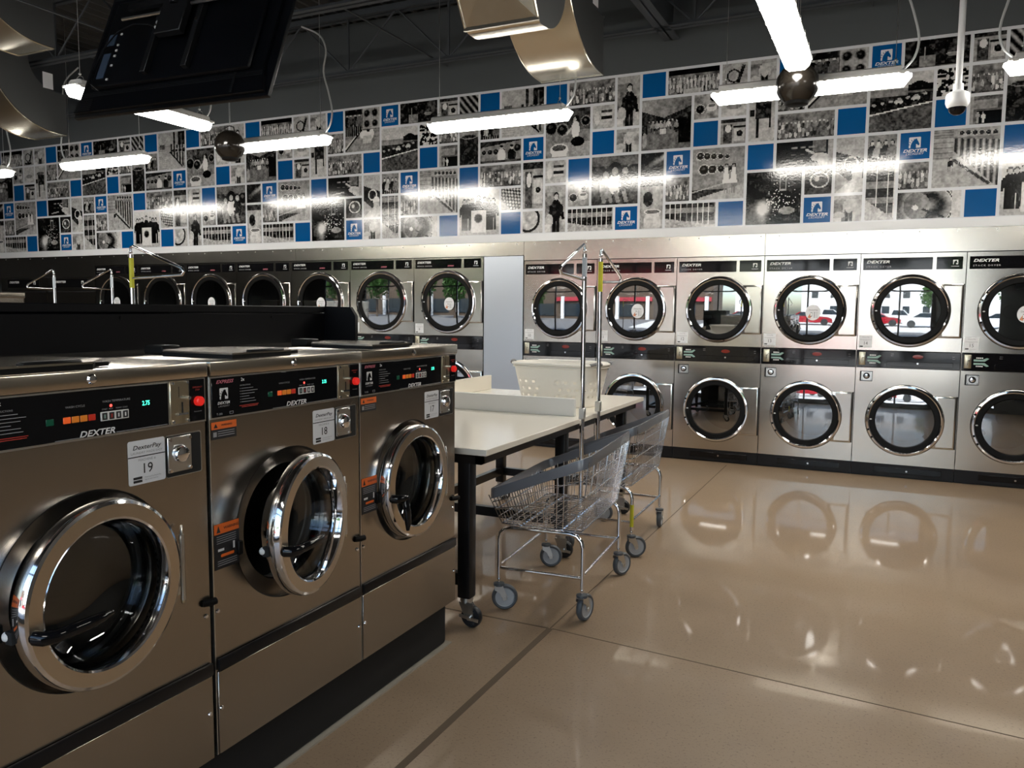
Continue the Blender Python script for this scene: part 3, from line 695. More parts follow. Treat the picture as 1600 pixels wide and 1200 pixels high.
# two big tumblers at the far left
for k, (x0, w, lab) in enumerate([(XB-1.04, 1.035, 'large dark steel tumbler directly left of the round-door dryers'), (XB-2.08, 1.035, 'large dark steel tumbler at the far left edge')]):
    t = empty('large_tumbler', (x0,0,0), lab, 'dryer', 'large tumblers at the far left')
    s = MB('steel_washer'); s.plate(.005, w-.005, .12, 1.625, 0, (w/2, .90, .40)); s.box(.005, w-.005, .0, .8, 1.645, 1.83); s.box(.005,.01,.001,.8,.12,1.64); s.box(w-.01,w-.005,.001,.8,.12,1.64); s.box(.005,w-.005,.01,.02,1.62,1.65,'black_and_shadow'); s.box(.005,w-.005,.7,.8,.12,1.64)
    s.build('cabinet', t)
    MB('black_paint').box(.005, w-.005, .004, .05, 0, .12).build('kick_plate', t)
    s = MB('black_gloss'); s.box(.16, w-.16, -.003, .001, 1.69, 1.808); brand(s, .20, -.0036, 1.755, .028, 'print_white', 1.5); horse(s, w-.28, -.0036, 1.735, .045, 'print_white', 'black_gloss'); s.build('name_plate', t)
    s = MB('chrome'); s.lathe([(.41,0),(.41,-.03),(.37,-.035),(.36,-.01)], (w/2,0,.90), 'y', seg=48); s.lathe([(.36,-.01),(.31,-.01),(.31,.02)], (w/2,0,.90), 'y', seg=48, m='black_rubber')
    d = s.build('door', t); MB('dryer_glass').lathe([(.31,-.008),(0,-.009)], (w/2,0,.90), 'y', seg=40).build('door_glass', d)
    s = MB('drum_steel'); s.lathe([(.37,.005),(.38,.6),(0,.6)], (w/2,0,.90), 'y', seg=40); s.build('drum', t)

# ------------------------------------------------------------------ front-load washers (front faces +x)
WX0 = 1.84; WD = .65; WW = .655; Z0 = .197; Z1 = 1.279
def washer(ly, n, ajar, handle_rot, label):
    t = empty('front_load_washer', (WX0, ly, 0), label, 'washer', 'front-load washers in the near row', R(90))
    DC = (.312, .780)
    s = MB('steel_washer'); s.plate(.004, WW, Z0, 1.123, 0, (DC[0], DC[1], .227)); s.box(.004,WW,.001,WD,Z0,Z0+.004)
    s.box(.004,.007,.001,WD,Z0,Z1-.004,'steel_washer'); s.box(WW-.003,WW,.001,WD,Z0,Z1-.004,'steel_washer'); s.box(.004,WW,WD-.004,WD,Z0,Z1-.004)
    s.lathe([(.227,.0),(.2262,.001),(.224,.011),(.218,.014),(.178,.018),(.174,.024),(.173,.034)], (DC[0],0,DC[1]), 'y', seg=72)
    s.lathe([(.2275,-.0006),(.2262,-.0006),(.2258,.003)], (DC[0],0,DC[1]), 'y', seg=72, m='black_and_shadow')
    s.lathe([(.173,.034),(.180,.038),(.190,.075)], (DC[0],0,DC[1]), 'y', seg=64, m='black_and_shadow')
    s.box(.0, .004, -.001, .02, Z0, Z1-.01, 'zinc')
    s.build('cabinet', t)
    MB('steel_washer').box(.006, WW-.002, -.006, .0, Z0+.001, .432, None, .002, 1).build('lower_panel', t)
    MB('black_paint').box(.006, WW-.002, -.012, -.0005, .434, .468, None, .004, 2).build('trim_strip', t)
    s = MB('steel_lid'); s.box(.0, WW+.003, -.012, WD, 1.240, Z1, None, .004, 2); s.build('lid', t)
    MB('chrome').lathe([(0,-.006),(.009,-.004),(.012,0)], (.325,-.012,1.259), 'y', seg=16).build('lid_bolt', t)
    # dispenser lid on top
    s = MB('steel_lid'); pts = [(.06,.03),(.30,.03),(.40,.13),(.36,.30),(.20,.40),(.06,.30)]
    s.prism([(p[0]+.06, p[1]) for p in pts], 'z', Z1+.010, Z1+.016); s.box(.20,.34,.035,.06,Z1+.0,Z1+.022,'black_rubber',.004,1); s.box(.33,.42,.055,.07,Z1+.002,Z1+.012,'black_rubber'); s.box(.17,.24,.36,.44,Z1,Z1+.026,'black_rubber',.004,1)
    s.prism([(p[0]+.06, p[1]) for p in pts], 'z', Z1, Z1+.011, 'black_rubber')
    s.build('soap_lid', t, label='small soap dispenser lid with black hinge')
    # control panel
    s = MB('zinc'); s.box(.004, WW, -.004, .001, 1.124, 1.238); s.build('panel_frame', t)
    s = MB('black_gloss'); s.box(.008, .535, -.0065, -.003, 1.129, 1.234, None, .001, 1); y = -.0072
    s.text('EXPRESS', .022, y, 1.219, .009, 'print_pink', shear=.35, bold=.03, sx=1.25); s.text('2x', .112, y, 1.220, .009, 'print_white', bold=.01)
    horse(s, .034, y, 1.176, .030, 'print_white', 'black_gloss'); s.text('DEXTER', .048, y, 1.163, .007, 'print_white', shear=.25, bold=.02, align='CENTER', sx=1.2); s.text('LAUNDRY', .048, y, 1.155, .005, 'print_grey', shear=.25, align='CENTER', sx=1.2)
    s.text('T-300', .022, y, 1.134, .006, 'print_grey'); s.rect(.068,.082,1.134,1.141,y,'print_grey'); s.rect(.0695,.0805,1.1352,1.1398,y-.0003,'black_gloss')
    s.text('INSTRUCTIONS', .108, y, 1.206, .004, 'print_grey')
    for k in range(6): s.rect(.108, .110, 1.1985-.0075*k, 1.2005-.0075*k, y, 'print_grey'); s.rect(.113, .113+(.045,.062,.05,.03,.05,.055)[k], 1.1987-.0075*k, 1.2001-.0075*k, y, 'print_grey')
    s.rect(.105,.178,1.151,1.153,y,'print_red'); s.rect(.113,.175,1.147,1.149,y,'print_red')
    s.text('WASH CYCLE', .262, y, 1.199, .0048, 'print_grey', sx=1.1); s.text('WASH TEMPERATURE', .352, y, 1.203, .0048, 'print_grey', sx=1.1)
    s.rect(.235, .300, 1.130, 1.1315, y, 'print_grey'); brand(s, .292, y, 1.131, .0135, 'print_white', 1.25); s.rect(.385, .53, 1.131, 1.1325, y, 'print_grey')
    for k, w_ in enumerate(('START','HOT','WARM','COLD')): s.text(w_, .350+.018*k, y, 1.186, .0035, 'print_grey')
    p_ = s.build('control_panel', t)
    for x0, c in ((.235-.018,'btn_green'),(.256,'btn_orange'),(.276,'btn_amber'),(.296,'btn_amber'),(.316,'btn_crimson')):
        s = MB(c); s.box(x0, x0+.0175, -.0085, -.006, 1.166, 1.180, None, .001, 1); s.build('cycle_button', p_)
    s = MB('white_plastic'); s.box(.346, .420, -.0085, -.006, 1.161, 1.182, None, .001, 1)
    for k in range(4): s.rect(.3495+.018*k, .3625+.018*k, 1.1635, 1.1795, -.0088, 'print_black'); s.rect(.354+.018*k, .358+.018*k, 1.167, 1.176, -.0091, ('print_teal','print_red','print_white','print_white')[k])
    s.build('temperature_buttons', p_)
    MB('led_red').lathe([(0,-.003),(.0035,0)], (.374,-.0065,1.1945), 'y', seg=12).build('indicator_lamp', p_)
    MB('led_green').text('2.75', .458, -.0072, 1.186, .0105, 'led_green', bold=.01, sx=.85).build('price_display', p_)
    s = MB('brass_steel'); s.box(.540, .600, -.0075, -.003, 1.128, 1.237, None, .002, 1); s.box(.566,.5675,-.0080,-.0073,1.195,1.222,'black_and_shadow'); s.box(.575,.578,-.0090,-.0073,1.155,1.182,'black_and_shadow')
    s.box(.560,.592,-.012,-.0073,1.150,1.155,'chrome'); s.cyl((.590,-.0075,1.192),(.590,-.020,1.192),.0045,'chrome',12)
    for a,b_ in ((.547,1.231),(.593,1.231),(.547,1.134),(.593,1.134)): s.cyl((a,-.0075,b_),(a,-.011,b_),.004,'chrome',8)
    s.build('coin_slot', t)
    s = MB('black_gloss'); s.box(.603, .650, -.0065, -.003, 1.129, 1.236); s.text('EMERGENCY', .6265, -.0072, 1.214, .0042, 'print_red', align='CENTER', sx=.9); s.text('STOP', .6265, -.0072, 1.207, .0042, 'print_red', align='CENTER'); s.text('Push and hold', .6265, -.0072, 1.152, .003, 'print_grey', align='CENTER'); 
    e_ = s.build('stop_panel', t); MB('button_red').lathe([(0,-.014),(.010,-.014),(.0125,-.011),(.0125,0)], (.6265,-.0065,1.180), 'y', seg=24).build('stop_button', e_, label='round red stop button')
    # pay sticker
    s = MB('sticker_white'); s.rect(.418, .525, .995, 1.102, -.0008, 'sticker_white', .006); s.rect(.418, .525, 1.0615, 1.064, -.0013, 'print_black'); s.text('DexterPay', .4715, -.0013, 1.080, .0105, 'print_black', shear=.25, align='CENTER', sx=1.25, bold=.01); s.text('LAUNDRY MADE EASY', .4715, -.0013, 1.069, .0055, 'print_grey', align='CENTER', sx=1.15)
    s.text('MACHINE #', .4715, -.0013, 1.051, .006, 'print_grey', align='CENTER', sx=1.1); s.text(str(n), .4715, -.0013, 1.021, .024, 'print_black', align='CENTER', bold=.005)
    s.rect(.431,.456,1.008,1.014,-.0013,'print_black'); s.rect(.431,.456,1.0,1.006,-.0013,'print_black'); s.text('Download the DexterPay', .463, -.0013, 1.009, .0032, 'print_grey'); s.text('App to start machine', .463, -.0013, 1.003, .0032, 'print_grey')
    s.build('pay_sticker', t)
    # coin vault recess
    s = MB('black_paint'); s.rect(.527, .640, .994, 1.102, -.0012, 'zinc', .006); s.rect(.527, .637, .996, 1.099, -.0018, 'black_and_shadow', .005); s.box(.530,.604,-.006,-.001,1.006,1.097,'zinc',.002,1)
    s.lathe([(.024,-.006),(.024,-.012),(.019,-.020),(.010,-.023),(0,-.023)], (.565,0,1.052), 'y', seg=28, m='chrome')
    for a,b_ in ((.536,1.090),(.598,1.090),(.536,1.012),(.598,1.012)): s.cyl((a,-.006,b_),(a,-.009,b_),.0045,'chrome',8)
    s.build('coin_vault', t)
    # warning stickers
    def warn(z1, tall):
        s = MB('print_black'); x0, x1 = .008, .098; y = -.0008; h = .047 if not tall else .125
        s.rect(x0, x1, z1-h, z1, y, 'print_black'); hh = .020 if not tall else .028; s.rect(x0, x1, z1-hh, z1, y-.0004, 'warn_orange')
        s.face([(x0+.008, y-.0008, z1-hh+.004), (x0+.022, y-.0008, z1-hh+.004), (x0+.015, y-.0008, z1-.004)], 'print_black'); s.text('WARNING', x0+.034, y-.0008, z1-hh*.62, hh*.26, 'print_black', sx=1.1, bold=.02)
        if not tall:
            s.rect(x0+.006,x0+.018,z1-.040,z1-.027,y-.0008,'print_grey')
            for k in range(3): s.rect(x0+.022,x1-.008,z1-.0275-.006*k,z1-.0255-.006*k,y-.0008,'print_grey')
        else:
            for k in range(4): s.rect(x0+.008,x1-.012,z1-.036-.006*k,z1-.034-.006*k,y-.0008,'print_grey')
            s.rect(x0+.012,x0+.034,z1-.076,z1-.069,y-.0008,'print_white'); s.rect(x0+.066,x0+.073,z1-.078,z1-.058,y-.0008,'print_white'); s.rect(x0+.022,x0+.070,z1-.093,z1-.085,y-.0008,'warn_orange',.003)
            for k in range(3): s.rect(x0+.010,x1-.010,z1-.104-.006*k,z1-.102-.006*k,y-.0008,'print_grey')
        s.build('warning_sticker', t)
    warn(1.116, False); warn(.838, True)
    # screws, bumper, hinge
    for x, z in ((.014,.60),(.014,.328),(.640,.60),(.640,.328)): MB('chrome').lathe([(0,-.005),(.005,-.0035),(.0065,0)], (x,-.001 if z > .5 else -.006,z), 'y', seg=12).build('screw', t)
    MB('black_rubber').tube([(.630,-.001,.638),(.645,-.012,.638),(.662,-.014,.638)], .010, None, 10).build('latch_knob', t)
    s = MB('zinc'); s.cyl((.548,-.022,.68),(.548,-.022,.85),.0065,None,12); s.box(.522,.534,-.030,-.001,.70,.72); s.box(.522,.534,-.030,-.001,.81,.83); s.tube([(.548,-.022,.85),(.550,-.020,.862),(.556,-.014,.87)],.003,None,6); s.cyl((.548,-.022,.68),(.548,-.022,.672),.005,'brass_steel',8)
    s.build('hinge', t)
    # drum and tub
    s = MB('drum_steel'); s.lathe([(.190,.075),(.195,.09),(.225,.11),(.225,.46),(.10,.475),(0,.475)], (DC[0],0,DC[1]), 'y', seg=48)
    for ring_ in range(4):
        for k in range(10+6*ring_): a = 2*math.pi*k/(10+6*ring_); rr = .05+.045*ring_; s.cyl((DC[0]+rr*math.cos(a),.473,DC[1]+rr*math.sin(a)),(DC[0]+rr*math.cos(a),.470,DC[1]+rr*math.sin(a)),.004,'black_and_shadow',6)
    s.lathe([(.186,.062),(.176,.066),(.174,.072),(.186,.078)], (DC[0],0,DC[1]), 'y', seg=48, m='zinc'); s.lathe([(.196,.088),(.186,.094),(.184,.10),(.2,.106)], (DC[0],0,DC[1]), 'y', seg=48, m='zinc')
    s.build('drum', t)
    # door, origin on the hinge line
    hx = .545
    c = (DC[0]-hx, .022, 0)
    s = MB('chrome'); s.lathe([(.201,-.004),(.209,-.006),(.212,-.012),(.212,-.037),(.208,-.045),(.201,-.048)], c, 'y', seg=72, m='chrome')
    s.lathe([(.201,-.048),(.171,-.0495)], c, 'y', seg=72, m='brushed_ring'); s.lathe([(.171,-.0495),(.166,-.047),(.160,-.030),(.158,-.018),(.17,-.006),(.201,-.004)], c, 'y', seg=72, m='chrome')
    door = s.build('door', t, loc=(hx,-.022,DC[1])); door.rotation_euler = (0,0,R(ajar))
    s = MB('washer_glass'); s.lathe([(.159,-.024),(.156,.0),(.145,.050),(.118,.068),(.06,.076),(0,.078)], c, 'y', seg=56); s.build('door_glass', door)
    s = MB('black_gloss'); hc = (c[0]-.188, c[1]-.048, -.030)
    a = R(handle_rot); s.tube([hc, (hc[0]+.004,hc[1]-.018,hc[2]), (hc[0]+.022,hc[1]-.030,hc[2]), (hc[0]+.040,hc[1]-.032,hc[2])], [.016,.016,.015,.013], None, 14)
    ex = hc[0]+.034; L = [(ex+math.cos(a)*q, hc[1]-.032-w2, hc[2]+math.sin(a)*q) for q, w2 in ((-.012,0),(.01,.001),(.05,.007),(.09,.010),(.118,.008))]
    s.tube(L, [.008,.014,.014,.012,.006], None, 12); s.build('door_handle', door)
    s = MB('black_and_shadow'); s.box(c[0]-.214, c[0]-.200, c[1]-.014, c[1]+.004, -.042, -.015); s.sphere((c[0]-.208, c[1]+.006, -.028), .011, 'white_plastic', 10, 8); s.build('latch', door)
    MB('black_rubber').box(.088,.106,-.010,.012,.735,.775,None,.003,1).build('latch_catch', t)
    return t
washer(-5.355, 17, 0, -88, 'front-load washer 17, handle hanging down, end of the row beside the table')
washer(-6.015, 18, 11, 3, 'front-load washer 18, middle one, with its round door standing slightly ajar')
washer(-6.682, 19, 4, 3, 'front-load washer 19, nearest and largest in view, cut off by the left edge')
# black gap post between the machines and the plinth
s = MB('black_and_shadow'); s.box(1.20, 1.806, -6.72, -4.703, 0.002, .196, None, .02, 3)
s.build('washer_plinth', label='long black plinth carrying the near row of washers', cat='plinth')
MB('concrete_curb').box(1.2, 1.822, -6.74, -4.690, -.002, .006).build('trim_8', kind='structure')
# splash bulkhead behind the washers with its end plate
s = MB('bulkhead_black'); s.box(.62, 1.188, -6.74, -4.69, .0, 1.40, None, .004, 1); s.box(.60, 1.196, -6.74, -4.70, 1.402, 1.430, None, .003, 1)
for y in (-6.35,-5.75,-5.05): s.cyl((1.188,y,1.385),(1.191,y,1.385),.006,None,10)
b_ = s.build('splash_bulkhead', label='long matt black splash bulkhead rising behind the near washers', cat='bulkhead')
s = MB('bulkhead_black'); s.prism([(1.19,1.283),(1.358,1.283),(1.358,1.39),(1.33,1.428),(1.19,1.430)], 'y', -4.722, -4.704); s.build('end_plate', b_)

# ------------------------------------------------------------------ folding table
TX0, TX1, TY0, TY1, TZ = .71, 1.925, -4.575, -2.175, .825
t = empty('folding_table', ((TX0+TX1)/2, (TY0+TY1)/2, 0), 'white-topped folding table on black legs with castors, between washers and dryers', 'table')
cx_, cy_ = t.location.x, t.location.y
def rel(mb):
    for v in mb.bm.verts: v.co -= Vector((cx_, cy_, 0))
    return mb
s = MB('laminate'); s.box(TX0, TX1, TY0, TY1, TZ-.028, TZ, 'laminate', .003, 1)
rel(s).build('tabletop', t)
s = MB('laminate_edge'); s.box(TX0+.02, 1.868, -3.385, -3.355, TZ, TZ+.10, None, .002, 1); rel(s).build('divider', t)
s = MB('laminate'); s.box(.715, .745, TY0+.03, -2.20, TZ, TZ+.105, None, .002, 1); rel(s).build('divider', t)
s = MB('black_paint'); a0, a1, b0, b1 = TX0+.04, TX1-.045, TY0+.04, TY1-.04
for q in ((a0,a1,b0,b0+.03),(a0,a1,b1-.03,b1),(a0,a0+.03,b0,b1),(a1-.03,a1,b0,b1),(a0,a1,-3.39,-3.36)): s.box(*q, TZ-.075, TZ-.028)
rel(s).build('apron', t)
LX, LY = (.86, 1.79), (-4.50, -3.37, -2.26)
for x in LX:
    for y in LY:
        s = MB('black_paint'); s.box(x-.032, x+.032, y-.032, y+.032, .135, TZ-.028, None, .008, 2); leg = rel(s).build('leg', t)
        s = MB('zinc'); s.cyl((x,y,.135),(x,y,.120),.03,None,20); s.cyl((x,y,.120),(x,y,.112),.026,None,20)
        for sg in (-1,1):
            s.prism([(x-.03,.115),(x+.02,.115),(x+.045,.075),(x+.04,.035),(x+.015,.035),(x-.01,.07)], 'y', y+sg*.019-.0015, y+sg*.019+.0015)
        s.box(x+.01,x+.045,y-.024,y-.018,.085,.118); s.obox(Matrix.Translation((x+.025,y-.027,.05)) @ Matrix.Rotation(R(8),4,'Y'), .095, .006, .014); s.cyl((x+.027,y-.034,.05),(x+.027,y+.024,.05),.009,None,12)
        w = rel(s).build('castor', leg)
        s = MB('tyre_black'); s.lathe([(.018,-.014),(.045,-.015),(.049,-.010),(.050,0),(.049,.010),(.045,.015),(.018,.014)], (x+.027,y,.0505), 'y', seg=32); rel(s).build('wheel', leg)
for (q, nm) in (((LX[0],LX[1],-4.50,-4.50),'r'), ((LX[0],LX[1],-3.37,-3.37),'r'), ((LX[0],LX[1],-2.26,-2.26),'r'), ((LX[0],LX[0],-4.5,-2.26),'r')):
    s = MB('black_paint'); s.box(q[0]-.02 if q[0]==q[1] else q[0]+.03, q[1]+.02 if q[0]==q[1] else q[1]-.03, q[2]-.02 if q[2]==q[3] else q[2]+.03, q[3]+.02 if q[2]==q[3] else q[3]-.03, .19, .245); rel(s).build('rail', t)

# ------------------------------------------------------------------ laundry basket
def rr_pt(a, hx, hy, n=3.2):
    c, d = math.cos(a), math.sin(a); k = (abs(c)**n + abs(d)**n)**(-1/n); return k*c*hx, k*d*hy
BXc, BYc = 1.575, -2.86
t = empty('laundry_basket', (BXc, BYc, TZ+.001), 'white plastic laundry basket with grey handles standing on the table', 'basket', rz=R(-4))
bm = bmesh.new(); NA, NZ = 96, 18; rings = []
for j in range(NZ+1):
    f = j/NZ; z = .262*f; k = .80+.20*f
    rings.append([bm.verts.new((*rr_pt(2*math.pi*i/NA, .295*k, .205*k), z)) for i in range(NA)])
for j in range(NZ):
    for i in range(NA):
        hole = False
        if 3 <= j <= 12:
            i2 = i % 24; 
            if 3 <= i2 <= 20 and (j % 3 != 0) and ((i2 + (1 if (j//3) % 2 else 0)*1) % 3 == 1) and j % 3 == 1: hole = True
        if not hole: f = bm.faces.new((rings[j][i], rings[j][(i+1)%NA], rings[j+1][(i+1)%NA], rings[j+1][i])); f.smooth = True
bm.faces.new(rings[0][::-1])
me = bpy.data.meshes.new('basket_body'); bm.to_mesh(me); bm.free(); me.materials.append(MATS['basket_plastic']); o = obj('basket_body', me, t)
md = o.modifiers.new('s', 'SOLIDIFY'); md.thickness = .003
s = MB('basket_plastic'); N = 64
s.tube([(*rr_pt(2*math.pi*i/N, .302, .212), .262) for i in range(N)], .0085, None, 8, closed=True); s.tube([(*rr_pt(2*math.pi*i/N, .299, .209), .243) for i in range(N)], .004, None, 6, closed=True); s.build('rim', t)
for a0 in (205, 148, 30, -28):
    s = MB('grey_plastic'); s.tube([(*rr_pt(R(a0+q), .306, .216), .262+.010*math.cos(R(q*6))) for q in (-11,-7,-3,0,3,7,11)], .0105, None, 8); s.build('handle', t)

# ------------------------------------------------------------------ wire laundry carts
def make_cart(loc, rz, label, pole_end, wheels, rack_dir=None, labmat='pale_label', frame_label=False, group='wire laundry carts'):
    # length along local y, low side -x, high side +x
    t = empty('laundry_cart', loc, label, 'cart', group, rz)
    hx, hy = .205, .345
    def arch(y):
        P = [(-hx,y,.155),(-hx,y,.345)] + [(-hx+.06-.06*math.cos(R(a)), y, .345+.06*math.sin(R(a))) for a in (30,60,90)]
        return P + [(-p[0],p[1],p[2]) for p in P[::-1]]
    s = MB('chrome')
    for y in (-hy, hy): s.tube(arch(y), .0105, None, 12); s.tube([(-hx,y,.205),(hx,y,.205)], .008, None, 10)
    for x in (-hx, hx): s.tube([(x,-hy,.215),(x,hy,.215)], .008, None, 10)
    for x in (-.10,.10): s.tube([(x,-hy,.412),(x,hy,.412)], .006, None, 8)
    for x in (-hx,hx):
        for y in (-hy,hy): s.sphere((x,y,.165),.009,None,10,8); s.sphere((x,y,.150),.009,None,10,8); s.cyl((x,y,.125),(x,y,.17),.006,None,10)
    s.build('frame', t)
    # basket: bottom rectangle and tilted rim
    bx, by, bz = .195, .335, .418
    rim = {(-1,-1):(-.235,-.405,.565), (1,-1):(.245,-.405,.755), (1,1):(.245,.395,.765), (-1,1):(-.235,.395,.565)}
    def bl(u, v): # u,v in [-1,1]
        a = Vector(rim[(-1,-1)])*(1-u)*(1-v)/4+Vector(rim[(1,-1)])*(1+u)*(1-v)/4+Vector(rim[(1,1)])*(1+u)*(1+v)/4+Vector(rim[(-1,1)])*(1-u)*(1+v)/4; return a
    s = MB('chrome_wire'); r = .0023
    nx, ny = 11, 18
    for k in range(nx+1): x = -bx+2*bx*k/nx; s.tube([(x,-by,bz),(x,by,bz)], r, None, 4, caps=False)
    for k in range(ny+1): y = -by+2*by*k/ny; s.tube([(-bx,y,bz),(bx,y,bz)], r, None, 4, caps=False)
    for sg in (-1,1):
        for k in range(nx+3):
            u = -1+2*k/(nx+2); s.tube([(bx*u, sg*by, bz), bl(u, sg)], r, None, 4, caps=False)
        for k in range(ny+5):
            v = -1+2*k/(ny+4); s.tube([(sg*bx, by*v, bz), bl(sg, v)], r, None, 4, caps=False)
    for f, rr in ((.0,.004),(.25,.0022),(.5,.0035),(.75,.0022)):
        P = []
        for (u, v) in ((-1,-1),(1,-1),(1,1),(-1,1)): P.append(Vector((bx*u,by*v,bz)).lerp(Vector(rim[(u,v)]), f))
        s.tube(P, rr, None, 6, closed=True)
    s.build('wire_basket', t)
    # bumper rail: flat vinyl strip on the rim, rounded corners
    s = MB('bumper_blue'); pts = []
    order = [(-1,-1),(1,-1),(1,1),(-1,1)]
    for k in range(4):
        a, b, c = Vector(rim[order[k-1]]), Vector(rim[order[k]]), Vector(rim[order[(k+1)%4]])
        p0 = b+(a-b).normalized()*.06; p1 = b+(c-b).normalized()*.06
        for q in (0,.25,.5,.75,1): pts.append(p0*(1-q)**2+b*2*q*(1-q)+p1*q*q)
    ctr = sum((Vector(rim[k]) for k in rim), Vector())/4; n = len(pts); R_ = []
    for p in pts:
        d = Vector((p.x-ctr.x, p.y-ctr.y, 0)).normalized(); w, h = .008, .024
        R_.append([s.bm.verts.new(p+d*a+Vector((0,0,b))) for a, b in ((w,h-.005),(w-.002,h),(-w+.002,h),(-w,h-.005),(-w,-h),(w,-h))])
    for k in range(n):
        for j in range(6):
            f = s.bm.faces.new((R_[k][j], R_[k][(j+1)%6], R_[(k+1)%n][(j+1)%6], R_[(k+1)%n][j])); f.smooth = True
    s.build('bumper_rail', t)
    # hanging rack
    e = pole_end; px = -.01
    s = MB('chrome'); top = 1.75; y = e*hy
    s.tube([(px-.0,y+e*.0,.40),(px,y,1.72)], .0125, None, 14); s.sphere((px,y,1.735),.011,None,10,8)
    rd = Vector(rack_dir) if rack_dir else Vector((0,-e,0))
    A0 = Vector((px,y,1.75)); tip = A0+rd*.40+Vector((0,0,-.115)); tip2 = A0+rd*.40+Vector((0,0,-.15)); ret = Vector((px,y,1.585))
    s.tube([A0+Vector((0,0,-.02)), A0+Vector((0,0,.012)), A0+rd*.02+Vector((0,0,.018)), tip, tip+rd*.012+Vector((0,0,-.018)), tip2, ret+rd*.01], .008, None, 10)
    s.box(px-.016,px+.016,y-.016,y+.016,.84,.90,'zinc',.003,1)
    s.build('hanging_rack', t)
    s = MB(labmat); s.tube([(px,y,1.70),(px,y,1.60 if labmat == 'pale_label' else 1.53)], .0131, None, 14); s.build('pole_label', t)
    if frame_label: MB('yellow_label').tube([(hx,-hy,.18),(hx,-hy,.31)], .011, None, 12).build('leg_label', t, label='yellow label wrapped round the leg')
    k = 0
    for x in (-hx, hx):
        for y in (-hy, hy):
            cst = empty('castor', (x,y,0), None, None); cst.parent = t; cst.rotation_euler = (0,0,R(wheels[k])); k += 1
            s = MB('tyre_grey'); s.cyl((0,0,.118),(0,0,.130),.026,'tyre_grey',20); 
            for sg in (-1,1): s.prism([(-.020,.120),(.018,.120),(.036,.075),(.036,.052),(.022,.048),(.004,.085),(-.020,.100)], 'y', sg*.019-.0015, sg*.019+.0015, 'zinc')
            s.cyl((.028,-.023,.0625),(.028,.023,.0625),.007,'zinc',10); s.box(-.018,.018,-.02,.02,.112,.120,'zinc'); s.build('fork', cst)
            s = MB('tyre_grey'); s.lathe([(.046,-.013),(.055,-.0145),(.061,-.008),(.0625,0),(.061,.008),(.055,.0145),(.046,.013)], (.028,0,.0627), 'y', seg=36)
            s.build('tyre', cst)
            s = MB('hub_grey'); s.lathe([(0,-.012),(.012,-.013),(.015,-.009),(.042,-.009),(.047,-.013)], (.028,0,.0627), 'y', seg=36); s.lathe([(0,.012),(.012,.013),(.015,.009),(.042,.009),(.047,.013)], (.028,0,.0627), 'y', seg=36); s.build('hub', cst)
    return t
make_cart((2.012,-3.897,0), R(4.0), 'front wire laundry cart, nearest the camera, with pale label on its rack pole', 1, (25, 20, 75, 60))
make_cart((1.945,-2.852,0), R(1.5), 'second wire laundry cart, tucked behind the front one, with yellow label on its rack pole', -1, (-35, 10, 35, 95), labmat='yellow_label', frame_label=True)
make_cart((-.50,-4.33+.0,0), R(0), 'far wire cart behind the black bulkhead, tall rack pointing right, yellow pole label', 1, (10,50,80,20), rack_dir=(1,0,0), labmat='yellow_label') .location = (-.49,-4.33-.345,0)
make_cart((-3.17,-2.37-.345,0), R(0), 'far wire cart whose rack pole stands before the leftmost round-door dryer', 1, (15,40,70,20), rack_dir=(-1,0,0), labmat='pale_label')
make_cart((-3.88,-2.45-.345,0), R(0), 'farthest left wire cart, its rack pole rising beside the tall steel washer', 1, (15,30,90,20), rack_dir=(-1,0,0), labmat='pale_label')

# tall washer at far left (only its top shows over the bulkhead)
t = empty('tall_washer', (-5.75,-3.25,0), 'tall steel washer at far left, lid and black panel showing over the bulkhead', 'washer')
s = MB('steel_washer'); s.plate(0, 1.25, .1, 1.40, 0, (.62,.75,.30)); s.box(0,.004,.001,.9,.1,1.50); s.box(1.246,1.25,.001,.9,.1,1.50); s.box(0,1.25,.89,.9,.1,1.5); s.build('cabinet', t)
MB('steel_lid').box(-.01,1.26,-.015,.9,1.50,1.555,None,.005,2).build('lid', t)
s = MB('black_gloss'); s.box(0,1.25,-.006,.004,1.38,1.50); s.build('control_panel', t)
MB('chrome').lathe([(0,-.03),(.035,-.028),(.045,-.01),(.045,0)], (1.02,-.006,1.43), 'y', seg=20).build('coin_vault', t)
s = MB('chrome'); s.lathe([(.33,0),(.33,-.05),(.27,-.055),(.26,-.01)], (.62,0,.75), 'y', seg=40); d = s.build('door', t); MB('washer_glass').lathe([(.26,-.02),(.2,.05),(0,.07)], (.62,0,.75), 'y', seg=32).build('door_glass', d)
MB('black_paint').box(0.01,1.24,.02,.88,0,.1).build('kick_plate', t); MB('drum_steel').lathe([(.30,.0),(.30,.5),(0,.5)], (.62,0,.75), 'y', seg=32).build('drum', t)

